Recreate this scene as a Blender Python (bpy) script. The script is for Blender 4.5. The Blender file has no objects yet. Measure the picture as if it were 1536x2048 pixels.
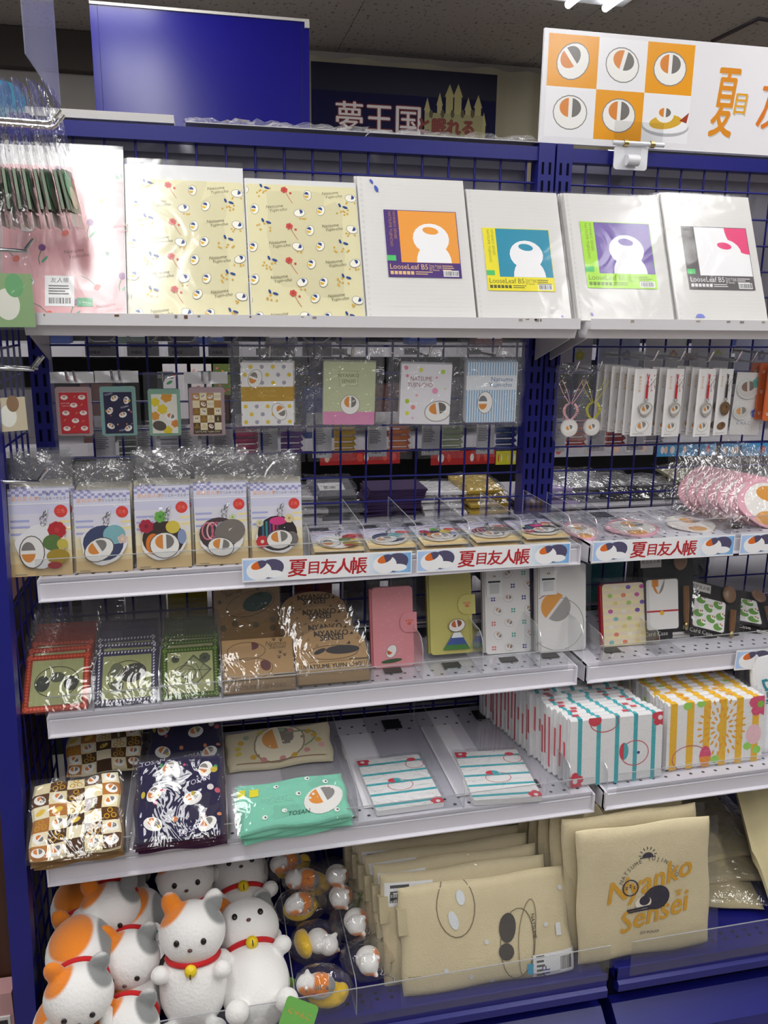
import bpy, bmesh, math, random
from mathutils import Vector, Matrix
import numpy as np
scene = bpy.context.scene
COL = scene.collection
rnd = random.Random(11)
PI = math.pi
R_ = math.radians

# ------------------------------------------------------------------ camera
F_PX = 1661.0
CAM = Vector((0.19323, -1.56237, 1.51709))
YAW, PITCH, ROLL = 0.216649, 0.239284, 0.012518
def _axes():
    fwd = Vector((math.sin(YAW)*math.cos(PITCH), math.cos(YAW)*math.cos(PITCH), -math.sin(PITCH)))
    right = Vector((math.cos(YAW), -math.sin(YAW), 0))
    up = right.cross(fwd)
    c, s = math.cos(ROLL), math.sin(ROLL)
    return c*right+s*up, -s*right+c*up, fwd
AX, AU, AF = _axes()
cd = bpy.data.cameras.new('camera')
cd.sensor_fit = 'VERTICAL'; cd.sensor_height = 36.0; cd.lens = 36.0*F_PX/2048.0
cd.clip_start = 0.02; cd.clip_end = 60
cam = bpy.data.objects.new('camera', cd); COL.objects.link(cam)
cam.matrix_world = Matrix((( AX.x, AU.x, -AF.x, CAM.x), (AX.y, AU.y, -AF.y, CAM.y), (AX.z, AU.z, -AF.z, CAM.z), (0, 0, 0, 1)))
scene.camera = cam

# ------------------------------------------------------------------ world, exposure
w = bpy.data.worlds.new('world'); scene.world = w; w.use_nodes = True
w.node_tree.nodes['Background'].inputs[0].default_value = (0.95, 0.95, 1.0, 1)
w.node_tree.nodes['Background'].inputs[1].default_value = 0.15
vs = scene.view_settings
vs.view_transform = 'Standard'; vs.look = 'None'; vs.gamma = 1.0; vs.use_curve_mapping = False
vs.exposure = 0.0
LAMP_POWER = 10.3            # watts of each ceiling fixture
try:
    scene.cycles.transparent_max_bounces = 40
except Exception:
    pass
CEIL_Z = 2.68

# ------------------------------------------------------------------ pixel helpers (a pixel gives a direction, the plane gives the distance)
def ray(x, y):
    return AX*((x-768)/F_PX) - AU*((y-1024)/F_PX) + AF
def onY(x, y, Y):
    d = ray(x, y); return CAM + d*((Y-CAM.y)/d.y)
def onX(x, y, X):
    d = ray(x, y); return CAM + d*((X-CAM.x)/d.x)
def onZ(x, y, Z):
    d = ray(x, y); return CAM + d*((Z-CAM.z)/d.z)
class Fit: pass
def fit(bl, br, tm, lean, Y=None, Z=None):
    """bottom corners on the plane Y or Z, leaning back by `lean` degrees; tm = a pixel on the top edge"""
    if Z is None: a, b = onY(*bl, Y), onY(*br, Y)
    else: a, b = onZ(*bl, Z), onZ(*br, Z)
    f = Fit(); f.P = (a+b)/2; f.w = (b-a).length
    f.yaw = math.atan2(b.y-a.y, b.x-a.x); f.lean = lean
    l = R_(lean)
    d = Matrix.Rotation(f.yaw, 3, 'Z') @ Vector((0, math.sin(l), math.cos(l)))
    n = (b-a).normalized().cross(d)
    r = ray(*tm); t = (f.P-CAM).dot(n)/r.dot(n)
    f.h = (CAM+r*t-f.P).dot(d)
    f.roll = -math.asin(max(-1, min(1, (b.z-a.z)/f.w)))
    return f

# ------------------------------------------------------------------ materials
def lin(c):
    if isinstance(c, str):
        c = c.lstrip('#'); c = [int(c[i:i+2], 16)/255 for i in (0, 2, 4)]
    return tuple((v/12.92 if v <= .04045 else ((v+.055)/1.055)**2.4) for v in c[:3]) + (1.0,)
MATS = {}
def mat(name, rough=.5, spec=.5, metal=0, bump=0, bscale=60, sheen=0, coat=0, var=0, vscale=8, color=None, stretch=None, emit=0):
    if name in MATS: return MATS[name]
    m = bpy.data.materials.new(name); m.use_nodes = True; nt = m.node_tree; N = nt.nodes; L = nt.links
    b = N['Principled BSDF']
    b.inputs['Roughness'].default_value = rough; b.inputs['Metallic'].default_value = metal
    b.inputs['Specular IOR Level'].default_value = spec
    if sheen:
        b.inputs['Sheen Weight'].default_value = sheen
    if coat:
        b.inputs['Coat Weight'].default_value = coat; b.inputs['Coat Roughness'].default_value = .05
    if color is None:
        a = N.new('ShaderNodeAttribute'); a.attribute_name = 'Col'; src = a.outputs['Color']
    else:
        a = N.new('ShaderNodeRGB'); a.outputs[0].default_value = lin(color); src = a.outputs[0]
    tc = N.new('ShaderNodeTexCoord'); vec = tc.outputs['Object']
    if stretch:
        mp = N.new('ShaderNodeMapping'); mp.inputs['Scale'].default_value = stretch; L.new(vec, mp.inputs[0]); vec = mp.outputs[0]
    if var:
        nz = N.new('ShaderNodeTexNoise'); nz.inputs['Scale'].default_value = vscale; nz.inputs['Detail'].default_value = 4
        L.new(vec, nz.inputs['Vector'])
        mr = N.new('ShaderNodeMapRange'); mr.inputs[3].default_value = 1-var; mr.inputs[4].default_value = 1+var
        L.new(nz.outputs[0], mr.inputs[0])
        mx = N.new('ShaderNodeMix'); mx.data_type = 'RGBA'; mx.blend_type = 'MULTIPLY'; mx.inputs[0].default_value = 1
        L.new(src, mx.inputs[6]); L.new(mr.outputs[0], mx.inputs[7]); src = mx.outputs[2]
    L.new(src, b.inputs['Base Color'])
    if emit:
        L.new(src, b.inputs['Emission Color']); b.inputs['Emission Strength'].default_value = emit
    if bump:
        nz = N.new('ShaderNodeTexNoise'); nz.inputs['Scale'].default_value = bscale; nz.inputs['Detail'].default_value = 3
        L.new(vec, nz.inputs['Vector'])
        bp = N.new('ShaderNodeBump'); bp.inputs['Strength'].default_value = bump; bp.inputs['Distance'].default_value = .002
        L.new(nz.outputs[0], bp.inputs['Height']); L.new(bp.outputs[0], b.inputs['Normal'])
    MATS[name] = m; return m
def clear(name, tint=(.96, .96, .96), base=.05, edge=.75, rough=.04, bump=0, bscale=30, haze=0):
    if name in MATS: return MATS[name]
    m = bpy.data.materials.new(name); m.use_nodes = True; nt = m.node_tree; N = nt.nodes; L = nt.links
    N.remove(N['Principled BSDF']); out = N['Material Output']
    tr = N.new('ShaderNodeBsdfTransparent'); tr.inputs[0].default_value = (*tint, 1)
    gl = N.new('ShaderNodeBsdfGlossy'); gl.inputs['Roughness'].default_value = rough; gl.inputs[0].default_value = (1, 1, 1, 1)
    lw = N.new('ShaderNodeLayerWeight'); lw.inputs[0].default_value = .5
    pw = N.new('ShaderNodeMath'); pw.operation = 'POWER'; pw.inputs[1].default_value = 4
    ma = N.new('ShaderNodeMath'); ma.operation = 'MULTIPLY_ADD'; ma.inputs[1].default_value = edge; ma.inputs[2].default_value = base
    L.new(lw.outputs['Facing'], pw.inputs[0]); L.new(pw.outputs[0], ma.inputs[0])
    if bump:
        tc = N.new('ShaderNodeTexCoord'); nz = N.new('ShaderNodeTexNoise'); nz.inputs['Scale'].default_value = bscale
        nz.inputs['Detail'].default_value = 2; nz.inputs['Distortion'].default_value = 1.2
        L.new(tc.outputs['Object'], nz.inputs['Vector'])
        bp = N.new('ShaderNodeBump'); bp.inputs['Strength'].default_value = bump; bp.inputs['Distance'].default_value = .01
        L.new(nz.outputs[0], bp.inputs['Height'])
        for n in (gl, lw): L.new(bp.outputs[0], n.inputs['Normal'])
    mx = N.new('ShaderNodeMixShader'); L.new(ma.outputs[0], mx.inputs[0]); L.new(tr.outputs[0], mx.inputs[1]); L.new(gl.outputs[0], mx.inputs[2])
    res = mx.outputs[0]
    if haze:
        df = N.new('ShaderNodeBsdfDiffuse'); df.inputs[0].default_value = (.85, .85, .88, 1)
        m2 = N.new('ShaderNodeMixShader'); m2.inputs[0].default_value = haze
        L.new(res, m2.inputs[1]); L.new(df.outputs[0], m2.inputs[2]); res = m2.outputs[0]
    L.new(res, out.inputs['Surface']); MATS[name] = m; return m

PAPER = mat('paper', .55, .4)
GLOSSP = mat('gloss_card', .22, .5)
CLOTH = mat('cloth', .9, .2, bump=.35, bscale=300, sheen=.2)
CANVAS = mat('canvas', .9, .2, bump=.5, bscale=450, var=.06, vscale=30)
PLASTIC = mat('plastic', .35, .5)
STEELP = mat('painted_steel', .38, .5, bump=.04, bscale=200)
BLUEP = mat('blue_paint', .36, .45, color='#191b76', var=.05, vscale=6)
CHROME = mat('chrome', .18, .5, metal=1, color='#c9c9c9')
PLUSH = mat('plush', .95, .15, bump=.6, bscale=220, sheen=.5)
FILM = clear('film', (.955, .955, .955), .045, .75, .05, bump=.35, bscale=24, haze=.012)
CRINK = clear('crinkled_film', (.94, .94, .94), .06, .7, .07, bump=.65, bscale=34, haze=.02)
SLEEVE = clear('sleeve_film', (.965, .965, .965), .028, .6, .16, bump=.3, bscale=11, haze=.008)
ACRYL = clear('acrylic', (.93, .935, .94), .04, .7, .02)
AEDGE = clear('acrylic_edge', (.7, .72, .74), .12, .5, .15, haze=.3)
BLACRYL = clear('blue_acrylic', (.84, .84, .97), .05, .25, .10, haze=.16)

# ------------------------------------------------------------------ geometry builder
class G:
    def __init__(s): s.v = []; s.f = []; s.c = []; s.m = []; s.sm = []
    def add(s, vs, fs, col='#ffffff', mi=0, smooth=False):
        o = len(s.v); s.v += [tuple(v) for v in vs]
        cl = lin(col)
        for f in fs: s.f.append([o+i for i in f]); s.c.append(cl); s.m.append(mi); s.sm.append(smooth)
    def box(s, x0, x1, y0, y1, z0, z1, col='#ffffff', mi=0):
        v = [(x, y, z) for z in (z0, z1) for y in (y0, y1) for x in (x0, x1)]
        s.add(v, [(0, 2, 3, 1), (4, 5, 7, 6), (0, 1, 5, 4), (2, 6, 7, 3), (0, 4, 6, 2), (1, 3, 7, 5)], col, mi)
    def quad(s, a, b, c, d, col='#ffffff', mi=0): s.add([a, b, c, d], [(0, 1, 2, 3)], col, mi)
    def prism(s, pts, y0, y1, col='#ffffff', mi=0, back=True, side=None, smi=None):
        """polygon in the xz plane (counter-clockwise seen from -y), thickness y0..y1"""
        n = len(pts); v = [(x, y0, z) for x, z in pts]+[(x, y1, z) for x, z in pts]
        s.add(v, [list(range(n))]+([list(range(2*n-1, n-1, -1))] if back else []), col, mi)
        s.add(v, [(i, i+n, (i+1) % n+n, (i+1) % n) for i in range(n)], side or col, mi if smi is None else smi)
    def prismx(s, pts, x0, x1, col='#ffffff', mi=0):
        """polygon in the yz plane swept along x"""
        n = len(pts); v = [(x0, y, z) for y, z in pts]+[(x1, y, z) for y, z in pts]
        s.add(v, [list(range(n))[::-1], list(range(n, 2*n))]+[(i, (i+1) % n, (i+1) % n+n, i+n) for i in range(n)], col, mi)
    def tube(s, path, r, n=8, col='#ffffff', mi=0, cap=True):
        path = [Vector(p) for p in path]; rings = []
        prev = None
        for i, p in enumerate(path):
            t = (path[min(i+1, len(path)-1)]-path[max(i-1, 0)]).normalized()
            if prev is None:
                a = t.orthogonal().normalized()
            else:
                a = (prev-t*prev.dot(t)).normalized()
            prev = a; b = t.cross(a); rr = r[i] if isinstance(r, (list, tuple)) else r
            rings.append([p+(a*math.cos(2*PI*k/n)+b*math.sin(2*PI*k/n))*rr for k in range(n)])
        v = [q for g in rings for q in g]; m = len(path)
        fs = [(i*n+k, i*n+(k+1) % n, (i+1)*n+(k+1) % n, (i+1)*n+k) for i in range(m-1) for k in range(n)]
        s.add(v, fs, col, mi, True)
        if cap: s.add(v, [list(range(n))[::-1], list(range((m-1)*n, m*n))], col, mi)
    def ell(s, c, r, nu=20, nv=12, col='#ffffff', mi=0, M=None):
        c = Vector(c); v = []
        for j in range(nv+1):
            t = PI*j/nv
            for i in range(nu):
                q = Vector((r[0]*math.sin(t)*math.cos(2*PI*i/nu), r[1]*math.sin(t)*math.sin(2*PI*i/nu), r[2]*math.cos(t)))
                if M: q = M @ q
                v.append(c+q)
        s.add(v, [(j*nu+i, (j+1)*nu+i, (j+1)*nu+(i+1) % nu, j*nu+(i+1) % nu) for j in range(nv) for i in range(nu)], col, mi, True)
    def torus(s, c, R, r, nu=28, nv=8, col='#ffffff', mi=0, axis='Z', sy=1):
        c = Vector(c); v = []
        for i in range(nu):
            a = 2*PI*i/nu
            for j in range(nv):
                b = 2*PI*j/nv; q = ((R+r*math.cos(b))*math.cos(a), (R+r*math.cos(b))*math.sin(a)*sy, r*math.sin(b))
                if axis == 'Y': q = (q[0], q[2], q[1])
                v.append(c+Vector(q))
        s.add(v, [(i*nv+j, ((i+1) % nu)*nv+j, ((i+1) % nu)*nv+(j+1) % nv, i*nv+(j+1) % nv) for i in range(nu) for j in range(nv)], col, mi, True)
    def grid(s, fn, nx, nz, col='#ffffff', mi=0, smooth=True):
        v = [fn(i/nx, j/nz) for j in range(nz+1) for i in range(nx+1)]
        s.add(v, [(j*(nx+1)+i, j*(nx+1)+i+1, (j+1)*(nx+1)+i+1, (j+1)*(nx+1)+i) for j in range(nz) for i in range(nx)], col, mi, smooth)
    def mesh(s, name, mats):
        me = bpy.data.meshes.new(name); me.from_pydata(s.v, [], s.f)
        for m in (mats if isinstance(mats, (list, tuple)) else [mats]): me.materials.append(m)
        a = me.attributes.new('Col', 'FLOAT_COLOR', 'FACE')
        a.data.foreach_set('color', [x for c in s.c for x in c])
        me.polygons.foreach_set('material_index', s.m); me.polygons.foreach_set('use_smooth', s.sm)
        me.update(); return me
    def obj(s, name, mats, parent=None, label=None, cat=None, group=None, kind=None):
        o = bpy.data.objects.new(name, s.mesh(name, mats)); COL.objects.link(o)
        if parent: o.parent = parent
        return tag(o, label, cat, group, kind)
def tag(o, label=None, cat=None, group=None, kind=None):
    if label: o['label'] = label
    if cat: o['category'] = cat
    if group: o['group'] = group
    if kind: o['kind'] = kind
    return o
def inst(name, me, parent, loc=None):
    o = bpy.data.objects.new(name, me); COL.objects.link(o); o.parent = parent
    if loc is not None: o.location = loc
    return o
def pose(o, P, lean=0, yaw=0, roll=0):
    o.matrix_world = Matrix.Translation(P) @ Matrix.Rotation(yaw, 4, 'Z') @ Matrix.Rotation(-R_(lean), 4, 'X') @ Matrix.Rotation(roll, 4, 'Y')
    return o
def thing(name, label, cat, P=(0, 0, 0), lean=0, yaw=0, roll=0, group=None):
    o = bpy.data.objects.new(name, None); COL.objects.link(o); o.empty_display_size = .02
    tag(o, label, cat, group); return pose(o, Vector(P), lean, yaw, roll)
def copy_tree(o, parent=None, label=None, group=None):
    c = o.copy(); COL.objects.link(c)
    if parent is not None: c.parent = parent
    if label: c['label'] = label
    if group: c['group'] = group
    for ch in o.children: copy_tree(ch, c)
    return c

# ------------------------------------------------------------------ flat print: coloured polygons in thin layers
GLY = {}
STRS = ['夏目友人帳', '友人帳', 'LooseLeaf B5', 'NATSUME YUJINCHO', 'NYANKO SENSEI', 'NATSUME', 'YUJIN-CHO', 'Natsume', 'Yujin-cho', 'NYANKO', 'SENSEI',
        'Nyanko', 'Sensei', 'アクリルキーホルダー', '和菓子シリーズ', 'IC Card Case', 'TOSAN', '夢王国', 'と眠れる', '©Y.M/NYP', 'NATSUME YUJIN-CHO', 'I Nyan', 'Sensei!', 'BY', '夏目友人帳 クリアファイル',
        'MF', '7mm Ruled', '26穴・A列', '50 Sheets', 'にゃんこ', 'ICカードケース', 'SENSEI S', 'z', 'TOYS', '三毛'] + list('NATSUMEYUJIN-CHO')
def glyph(t):
    if t in GLY: return GLY[t]
    cu = bpy.data.curves.new('txt', 'FONT'); cu.body = t; cu.resolution_u = 2; cu.size = 1
    ob = bpy.data.objects.new('txt', cu); COL.objects.link(ob)
    me = bpy.data.meshes.new_from_object(ob.evaluated_get(bpy.context.evaluated_depsgraph_get()))
    v = [(p.co.x, p.co.y) for p in me.vertices]; f = [list(p.vertices) for p in me.polygons]
    bpy.data.objects.remove(ob); bpy.data.curves.remove(cu); bpy.data.meshes.remove(me)
    GLY[t] = (v, f); return GLY[t]
for t in STRS: glyph(t)

class Print:
    """coordinates: u 0..100 across the width, v 0..100*h/w upwards; drawn on the plane y=0 facing -y, origin at bottom centre"""
    def __init__(s, w, h, x0=None, z0=0, y=0, step=.000004, clip=True, fn=None):
        s.w, s.h = w, h; s.k = w/100; s.H = 100*h/w; s.x0 = -w/2 if x0 is None else x0; s.z0 = z0; s.y = y; s.n = 0; s.step = step
        s.g = G(); s.clip = clip; s.fn = fn
        if fn: s.step = .00002
    def put(s, pts, fs, c):
        s.n += 1; y = s.y-.0001-s.n*s.step
        v = [(s.x0+u*s.k, y, s.z0+q*s.k) for u, q in pts]
        if s.fn: v = [s.fn(*p) for p in v]
        s.g.add(v, fs, c)
    def cut(s, pts, x0, x1, y0, y1):
        for ax, lim, sg in ((0, x0, 1), (0, x1, -1), (1, y0, 1), (1, y1, -1)):
            out = []
            for i in range(len(pts)):
                a, b = pts[i-1], pts[i]; da, db = sg*(a[ax]-lim), sg*(b[ax]-lim)
                if (da >= 0) != (db >= 0):
                    t = da/(da-db); out.append((a[0]+(b[0]-a[0])*t, a[1]+(b[1]-a[1])*t))
                if db >= 0: out.append(b)
            pts = out
            if len(pts) < 3: return []
        return pts
    def poly(s, pts, c):
        if s.clip: pts = s.cut(pts, 0, 100, 0, s.H)
        if not pts: return
        if not s.fn: return s.put(pts, [list(range(len(pts)))], c)
        # curved carrier: cut into cells so the print follows the surface
        q = 3.5; xs = [p[0] for p in pts]; ys = [p[1] for p in pts]; n0 = s.n
        for i in range(int(min(xs)//q), int(max(xs)//q)+1):
            for j in range(int(min(ys)//q), int(max(ys)//q)+1):
                r = s.cut(pts, i*q, i*q+q, j*q, j*q+q)
                if r: s.n = n0; s.put(r, [list(range(len(r)))], c)
        s.n = n0+1
    def rect(s, x0, y0, x1, y1, c): s.poly([(x0, y0), (x1, y0), (x1, y1), (x0, y1)], c)
    def arc(s, cx, cy, rx, ry, c, rot=0, a0=0, a1=360, n=20):
        r = R_(rot); cr, sr = math.cos(r), math.sin(r); P = []
        m = n if a1-a0 >= 360 else n+1
        for i in range(m):
            a = R_(a0+(a1-a0)*i/n); x, y = rx*math.cos(a), ry*math.sin(a); P.append((cx+x*cr-y*sr, cy+x*sr+y*cr))
        s.poly(P, c)
    def line(s, pts, wd, c):
        for a, b in zip(pts, pts[1:]):
            dx, dy = b[0]-a[0], b[1]-a[1]; l = math.hypot(dx, dy) or 1; nx, ny = -dy/l*wd/2, dx/l*wd/2
            s.poly([(a[0]-nx, a[1]-ny), (b[0]-nx, b[1]-ny), (b[0]+nx, b[1]+ny), (a[0]+nx, a[1]+ny)], c)
    def ring(s, cx, cy, rx, ry, wd, c, rot=0, n=22, a0=0, a1=360):
        r = R_(rot); cr, sr = math.cos(r), math.sin(r)
        P = [(cx+rx*math.cos(a)*cr-ry*math.sin(a)*sr, cy+rx*math.cos(a)*sr+ry*math.sin(a)*cr) for a in [R_(a0+(a1-a0)*i/n) for i in range(n+1)]]
        s.line(P, wd, c)
    def text(s, t, x, y, size, c, rot=0, align='c', sx=1, shear=0, bold=0):
        v, f = glyph(t)
        if not v: return
        xs = [p[0] for p in v]; ox = {'c': (min(xs)+max(xs))/2, 'l': min(xs), 'r': max(xs)}[align]
        r = R_(rot); cr, sr = math.cos(r), math.sin(r)
        for bx, by in ([(0, 0)] if not bold else [(-bold, 0), (bold, 0), (0, bold)]):
            P = []
            for a, b in v:
                a2 = ((a-ox)*sx+shear*b+bx)*size; b2 = (b+by)*size
                P.append((x+a2*cr-b2*sr, y+a2*sr+b2*cr))
            s.put(P, f, c)
    def barcode(s, x, y, wd, ht, c='#202020', bg='#f4f4f4'):
        s.rect(x, y, x+wd, y+ht, bg); q = random.Random(int(x*13+y*7)); k = x+wd*.06
        while k < x+wd*.92:
            b = wd*q.choice((.015, .03, .045)); s.rect(k, y+ht*.12, k+b, y+ht*.9, c); k += b+wd*q.choice((.02, .035))
    def lines(s, x, y, wd, n, dy, c='#555555', th=.5):
        q = random.Random(int(x*3+y*5))
        for i in range(n): s.rect(x, y-i*dy, x+wd*q.uniform(.55, 1), y-i*dy+th*dy, c)
    def pebble(s, x, y, r, rot=0, a='#e08a3c', b='#77736f', base='#f6f4f0', line=None, sq=.72):
        """plain rounded pebble with two colour patches"""
        if line: s.arc(x, y, r*1.06, r*sq+r*.06, line, rot, n=18)
        s.arc(x, y, r, r*sq, base, rot, n=18)
        q = R_(rot); ox, oy = -math.sin(q)*r*sq*.3, math.cos(q)*r*sq*.3
        s.arc(x+ox, y+oy, r*.66, r*sq*.6, b, rot, -80, 80, n=10); s.arc(x+ox, y+oy, r*.66, r*sq*.6, a, rot, 100, 260, n=10)
    def flower(s, x, y, r, c, c2='#f0c040', n=5):
        for i in range(n):
            a = 2*PI*i/n+.3; s.arc(x+math.cos(a)*r*.6, y+math.sin(a)*r*.6, r*.45, r*.45, c, n=8)
        s.arc(x, y, r*.3, r*.3, c2, n=8)
    def paw(s, x, y, r, c):
        s.arc(x, y-r*.25, r*.55, r*.42, c, n=10)
        for a in (-.75, -.25, .25, .75): s.arc(x+r*a*.95, y+r*(.55-.25*abs(a)), r*.19, r*.25, c, n=8)
    def done(s, parent, name='print', m=None): return s.g.obj(name, m or PAPER, parent)
def rrect(w, h, r, n=5, x=0, z=0):
    P = []
    for cx, cz, a in ((w/2-r, r, -90), (w/2-r, h-r, 0), (-w/2+r, h-r, 90), (-w/2+r, r, 180)):
        for i in range(n+1):
            t = R_(a+90*i/n); P.append((x+cx+r*math.cos(t), z+cz+r*math.sin(t)))
    return P
def film(parent, w, h, y0, y1=None, z0=0, puff=.003, jit=.0008, m=None, name='bag', nx=6, nz=8, seed=0):
    """clear bag: a front sheet (and a back sheet) that bulge a little and crease"""
    q = random.Random(seed+int(w*1e4)); g = G()
    for k, (y, sg) in enumerate(((y0, -1), (y1, 1))):
        if y is None: continue
        J = {}
        def fn(u, v):
            e = min(1, 6*min(u, 1-u))*min(1, 6*min(v, 1-v))
            return (-w/2+w*u+q.uniform(-jit, jit), y+sg*puff*e+q.uniform(-jit, jit), z0+h*v+q.uniform(-jit, jit))
        g.grid(fn, nx, nz)
    return g.obj(name, m or FILM, parent)
def sheet(g, w, h, t, z0=0):  # not used for things with depth, only clear sheets
    g.box(-w/2, w/2, 0, t, z0, z0+h)
# ================================================================== SETTING
g = G(); g.quad((-3.2, -4.2, 0), (5, -4.2, 0), (5, 2.7, 0), (-3.2, 2.7, 0))
tag(g.obj('floor', mat('floor_vinyl', .35, .4, color='#a8a29a', var=.08, vscale=3)), kind='structure')
ceil = bpy.data.objects.new('ceiling', None); COL.objects.link(ceil); tag(ceil, kind='structure')
def ceil_mat():
    m = bpy.data.materials.new('rockwool_tile'); m.use_nodes = True; N = m.node_tree.nodes; L = m.node_tree.links; b = N['Principled BSDF']
    b.inputs['Roughness'].default_value = .95
    tc = N.new('ShaderNodeTexCoord'); vo = N.new('ShaderNodeTexNoise'); vo.inputs['Scale'].default_value = 60; vo.inputs['Detail'].default_value = 1
    mp = N.new('ShaderNodeMapping'); mp.inputs['Scale'].default_value = (1, .6, 1)
    L.new(tc.outputs['Object'], mp.inputs[0]); L.new(mp.outputs[0], vo.inputs['Vector'])
    cr = N.new('ShaderNodeValToRGB'); cr.color_ramp.elements[0].position = .31; cr.color_ramp.elements[0].color = lin('#8a8078')
    cr.color_ramp.elements[1].position = .37; cr.color_ramp.elements[1].color = lin('#c9c0ba')
    L.new(vo.outputs[0], cr.inputs[0]); L.new(cr.outputs[0], b.inputs['Base Color']); return m
TS = .915; cm = ceil_mat()
g = G(); g.box(-TS/2+.0015, TS/2-.0015, -TS/4+.0015, TS/4-.0015, 0, .012); tme = g.mesh('ceiling_tile', cm)
X0 = .87-TS*4.5
for i in range(10):
    for j in range(16):
        inst('ceiling_tile', tme, ceil, (X0+TS*i, 2.7-TS/4-TS/2*j, CEIL_Z))
g = G(); g.quad((-3.2, -4.7, CEIL_Z+.014), (-3.2, 2.75, CEIL_Z+.014), (5.2, 2.75, CEIL_Z+.014), (5.2, -4.7, CEIL_Z+.014), '#2c2825')
g.obj('ceiling_joint', PAPER, ceil)
g = G(); g.box(-3.2, 5, 2.7, 2.8, 0, CEIL_Z, '#b0aaa2'); tag(g.obj('wall_back', mat('wall_paint', .8, .3, bump=.05)), kind='structure')
g = G(); g.box(-3.2, .35, 2.63, 2.7, CEIL_Z-.16, CEIL_Z-.005, '#4a423c'); g.box(-3.2, .35, 2.655, 2.7, CEIL_Z-.02, CEIL_Z-.001, '#9a9088')
tag(g.obj('trim_1', PAPER), kind='structure')
g = G(); g.box(.35, 5, 2.66, 2.7, CEIL_Z-.035, CEIL_Z-.001, '#a9a196'); tag(g.obj('trim_2', PAPER), kind='structure')
# dark grey duct line on the ceiling, far right
g = G(); a, b, c = onZ(1425, 82, CEIL_Z-.003), onZ(1518, 36, CEIL_Z-.003), onZ(1600, 50, CEIL_Z-.003)
g.tube([a, b, c], .010, 6, '#4a4048'); tag(g.obj('ceiling_track', PLASTIC), 'dark cable track bent across the ceiling tiles', 'cable track')

# ceiling lamps: real fixtures with their own light
def lamp(x, y, i):
    t = thing('ceiling_lamp', 'long fluorescent ceiling lamp over the shop aisle', 'ceiling lamp', (x, y, CEIL_Z), group='fluorescent ceiling lamps')
    g = G(); g.box(-.16, .16, -.63, .63, -.03, 0, '#e8e8e8'); g.obj('housing', STEELP, t)
    g = G()
    for s in (-.075, .075): g.tube([(s, -.6, -.05), (s, .6, -.05)], .014, 10, '#ffffff')
    g.obj('tube', mat('lit_tube', emit=9, color='#f4f7ff'), t)
    l = bpy.data.lights.new('lamp_light', 'AREA'); l.shape = 'RECTANGLE'; l.size = .26; l.size_y = 1.2; l.energy = LAMP_POWER; l.color = (1.0, .985, .94)
    o = bpy.data.objects.new('lamp_light', l); COL.objects.link(o); o.parent = t; o.location = (0, 0, -.075)
for i, (x, y) in enumerate(((1.66, 1.075), (-.05, 1.075), (1.66, -.62), (-.05, -.62), (-1.76, -.62), (3.37, -.62), (1.66, -1.95), (-.05, -1.95), (1.66, -3.28), (-.05, -3.28))): lamp(x, y, i)

# cream curtain along the back wall
g = G()
def cf(u, v): return (.62+3.6*u, 2.60+.022*math.sin(u*95+2*math.sin(u*17))+.010*math.sin(u*41), .9+(CEIL_Z-.04-.9)*v)
g.grid(cf, 220, 2, '#b6ad95'); g.obj('curtain', mat('curtain_cloth', .9, .2, bump=.2, bscale=200), None, 'cream pleated curtain hanging along the back wall', 'curtain')
# dark blue banner with gold castle and lettering
A, B = onY(622, 122, 2.56), onY(995, 147, 2.56)
bt = thing('banner', 'dark navy banner with red outlined lettering and pale gold castle', 'banner', ((A.x+B.x)/2, 2.56, A.z-.75), 0, 0)
bw = B.x-A.x; g = G(); g.box(-bw/2, bw/2, 0, .004, 0, .75, '#0c0b3a'); g.obj('cloth', mat('vinyl', .6, .2), bt)
p = Print(bw, .75); H = p.H
p.rect(0, H-13, 100, H, '#070727')
pu = lambda x, y: ((onY(x, y, 2.56).x-A.x)/bw*100, (onY(x, y, 2.56).z-(A.z-.75))/bw*100)
gold = '#b9ad72'
for x, top, hw in ((855, 195, 6), (880, 185, 6), (900, 168, 9), (917, 168, 9), (937, 195, 7), (957, 190, 8), (968, 225, 5)):
    u, v = pu(x, top); u2, v2 = pu(x, top+26); k = hw/3.4
    p.poly([(u-k, v2), (u+k, v2), (u, v)], gold); p.rect(u-k*.75, 0, u+k*.75, v2, gold)
u0, _ = pu(850, 240); u1, v1 = pu(966, 232); p.rect(u0, 0, u1, v1, '#a39a6a')
for x in (862, 885, 905, 925, 945): u, v = pu(x, 228); p.arc(u, v, 1.1, 2.2, '#55502f', n=8)
for ch, x, y, s in (('夢王国', 757, 262, 15.8), ('と眠れる', 893, 266, 8.2)):
    u, v = pu(x, y)
    for dx, dy, c in ((.55, 0, '#7a2418'), (-.55, 0, '#7a2418'), (0, .5, '#7a2418'), (0, -.5, '#7a2418'), (0, 0, '#e9e0dc' if s > 10 else '#8c3a2c')):
        p.text(ch, u+dx, v+dy, s, c, bold=.012 if s > 10 else 0)
p.clip = True; p.done(bt)

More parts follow.
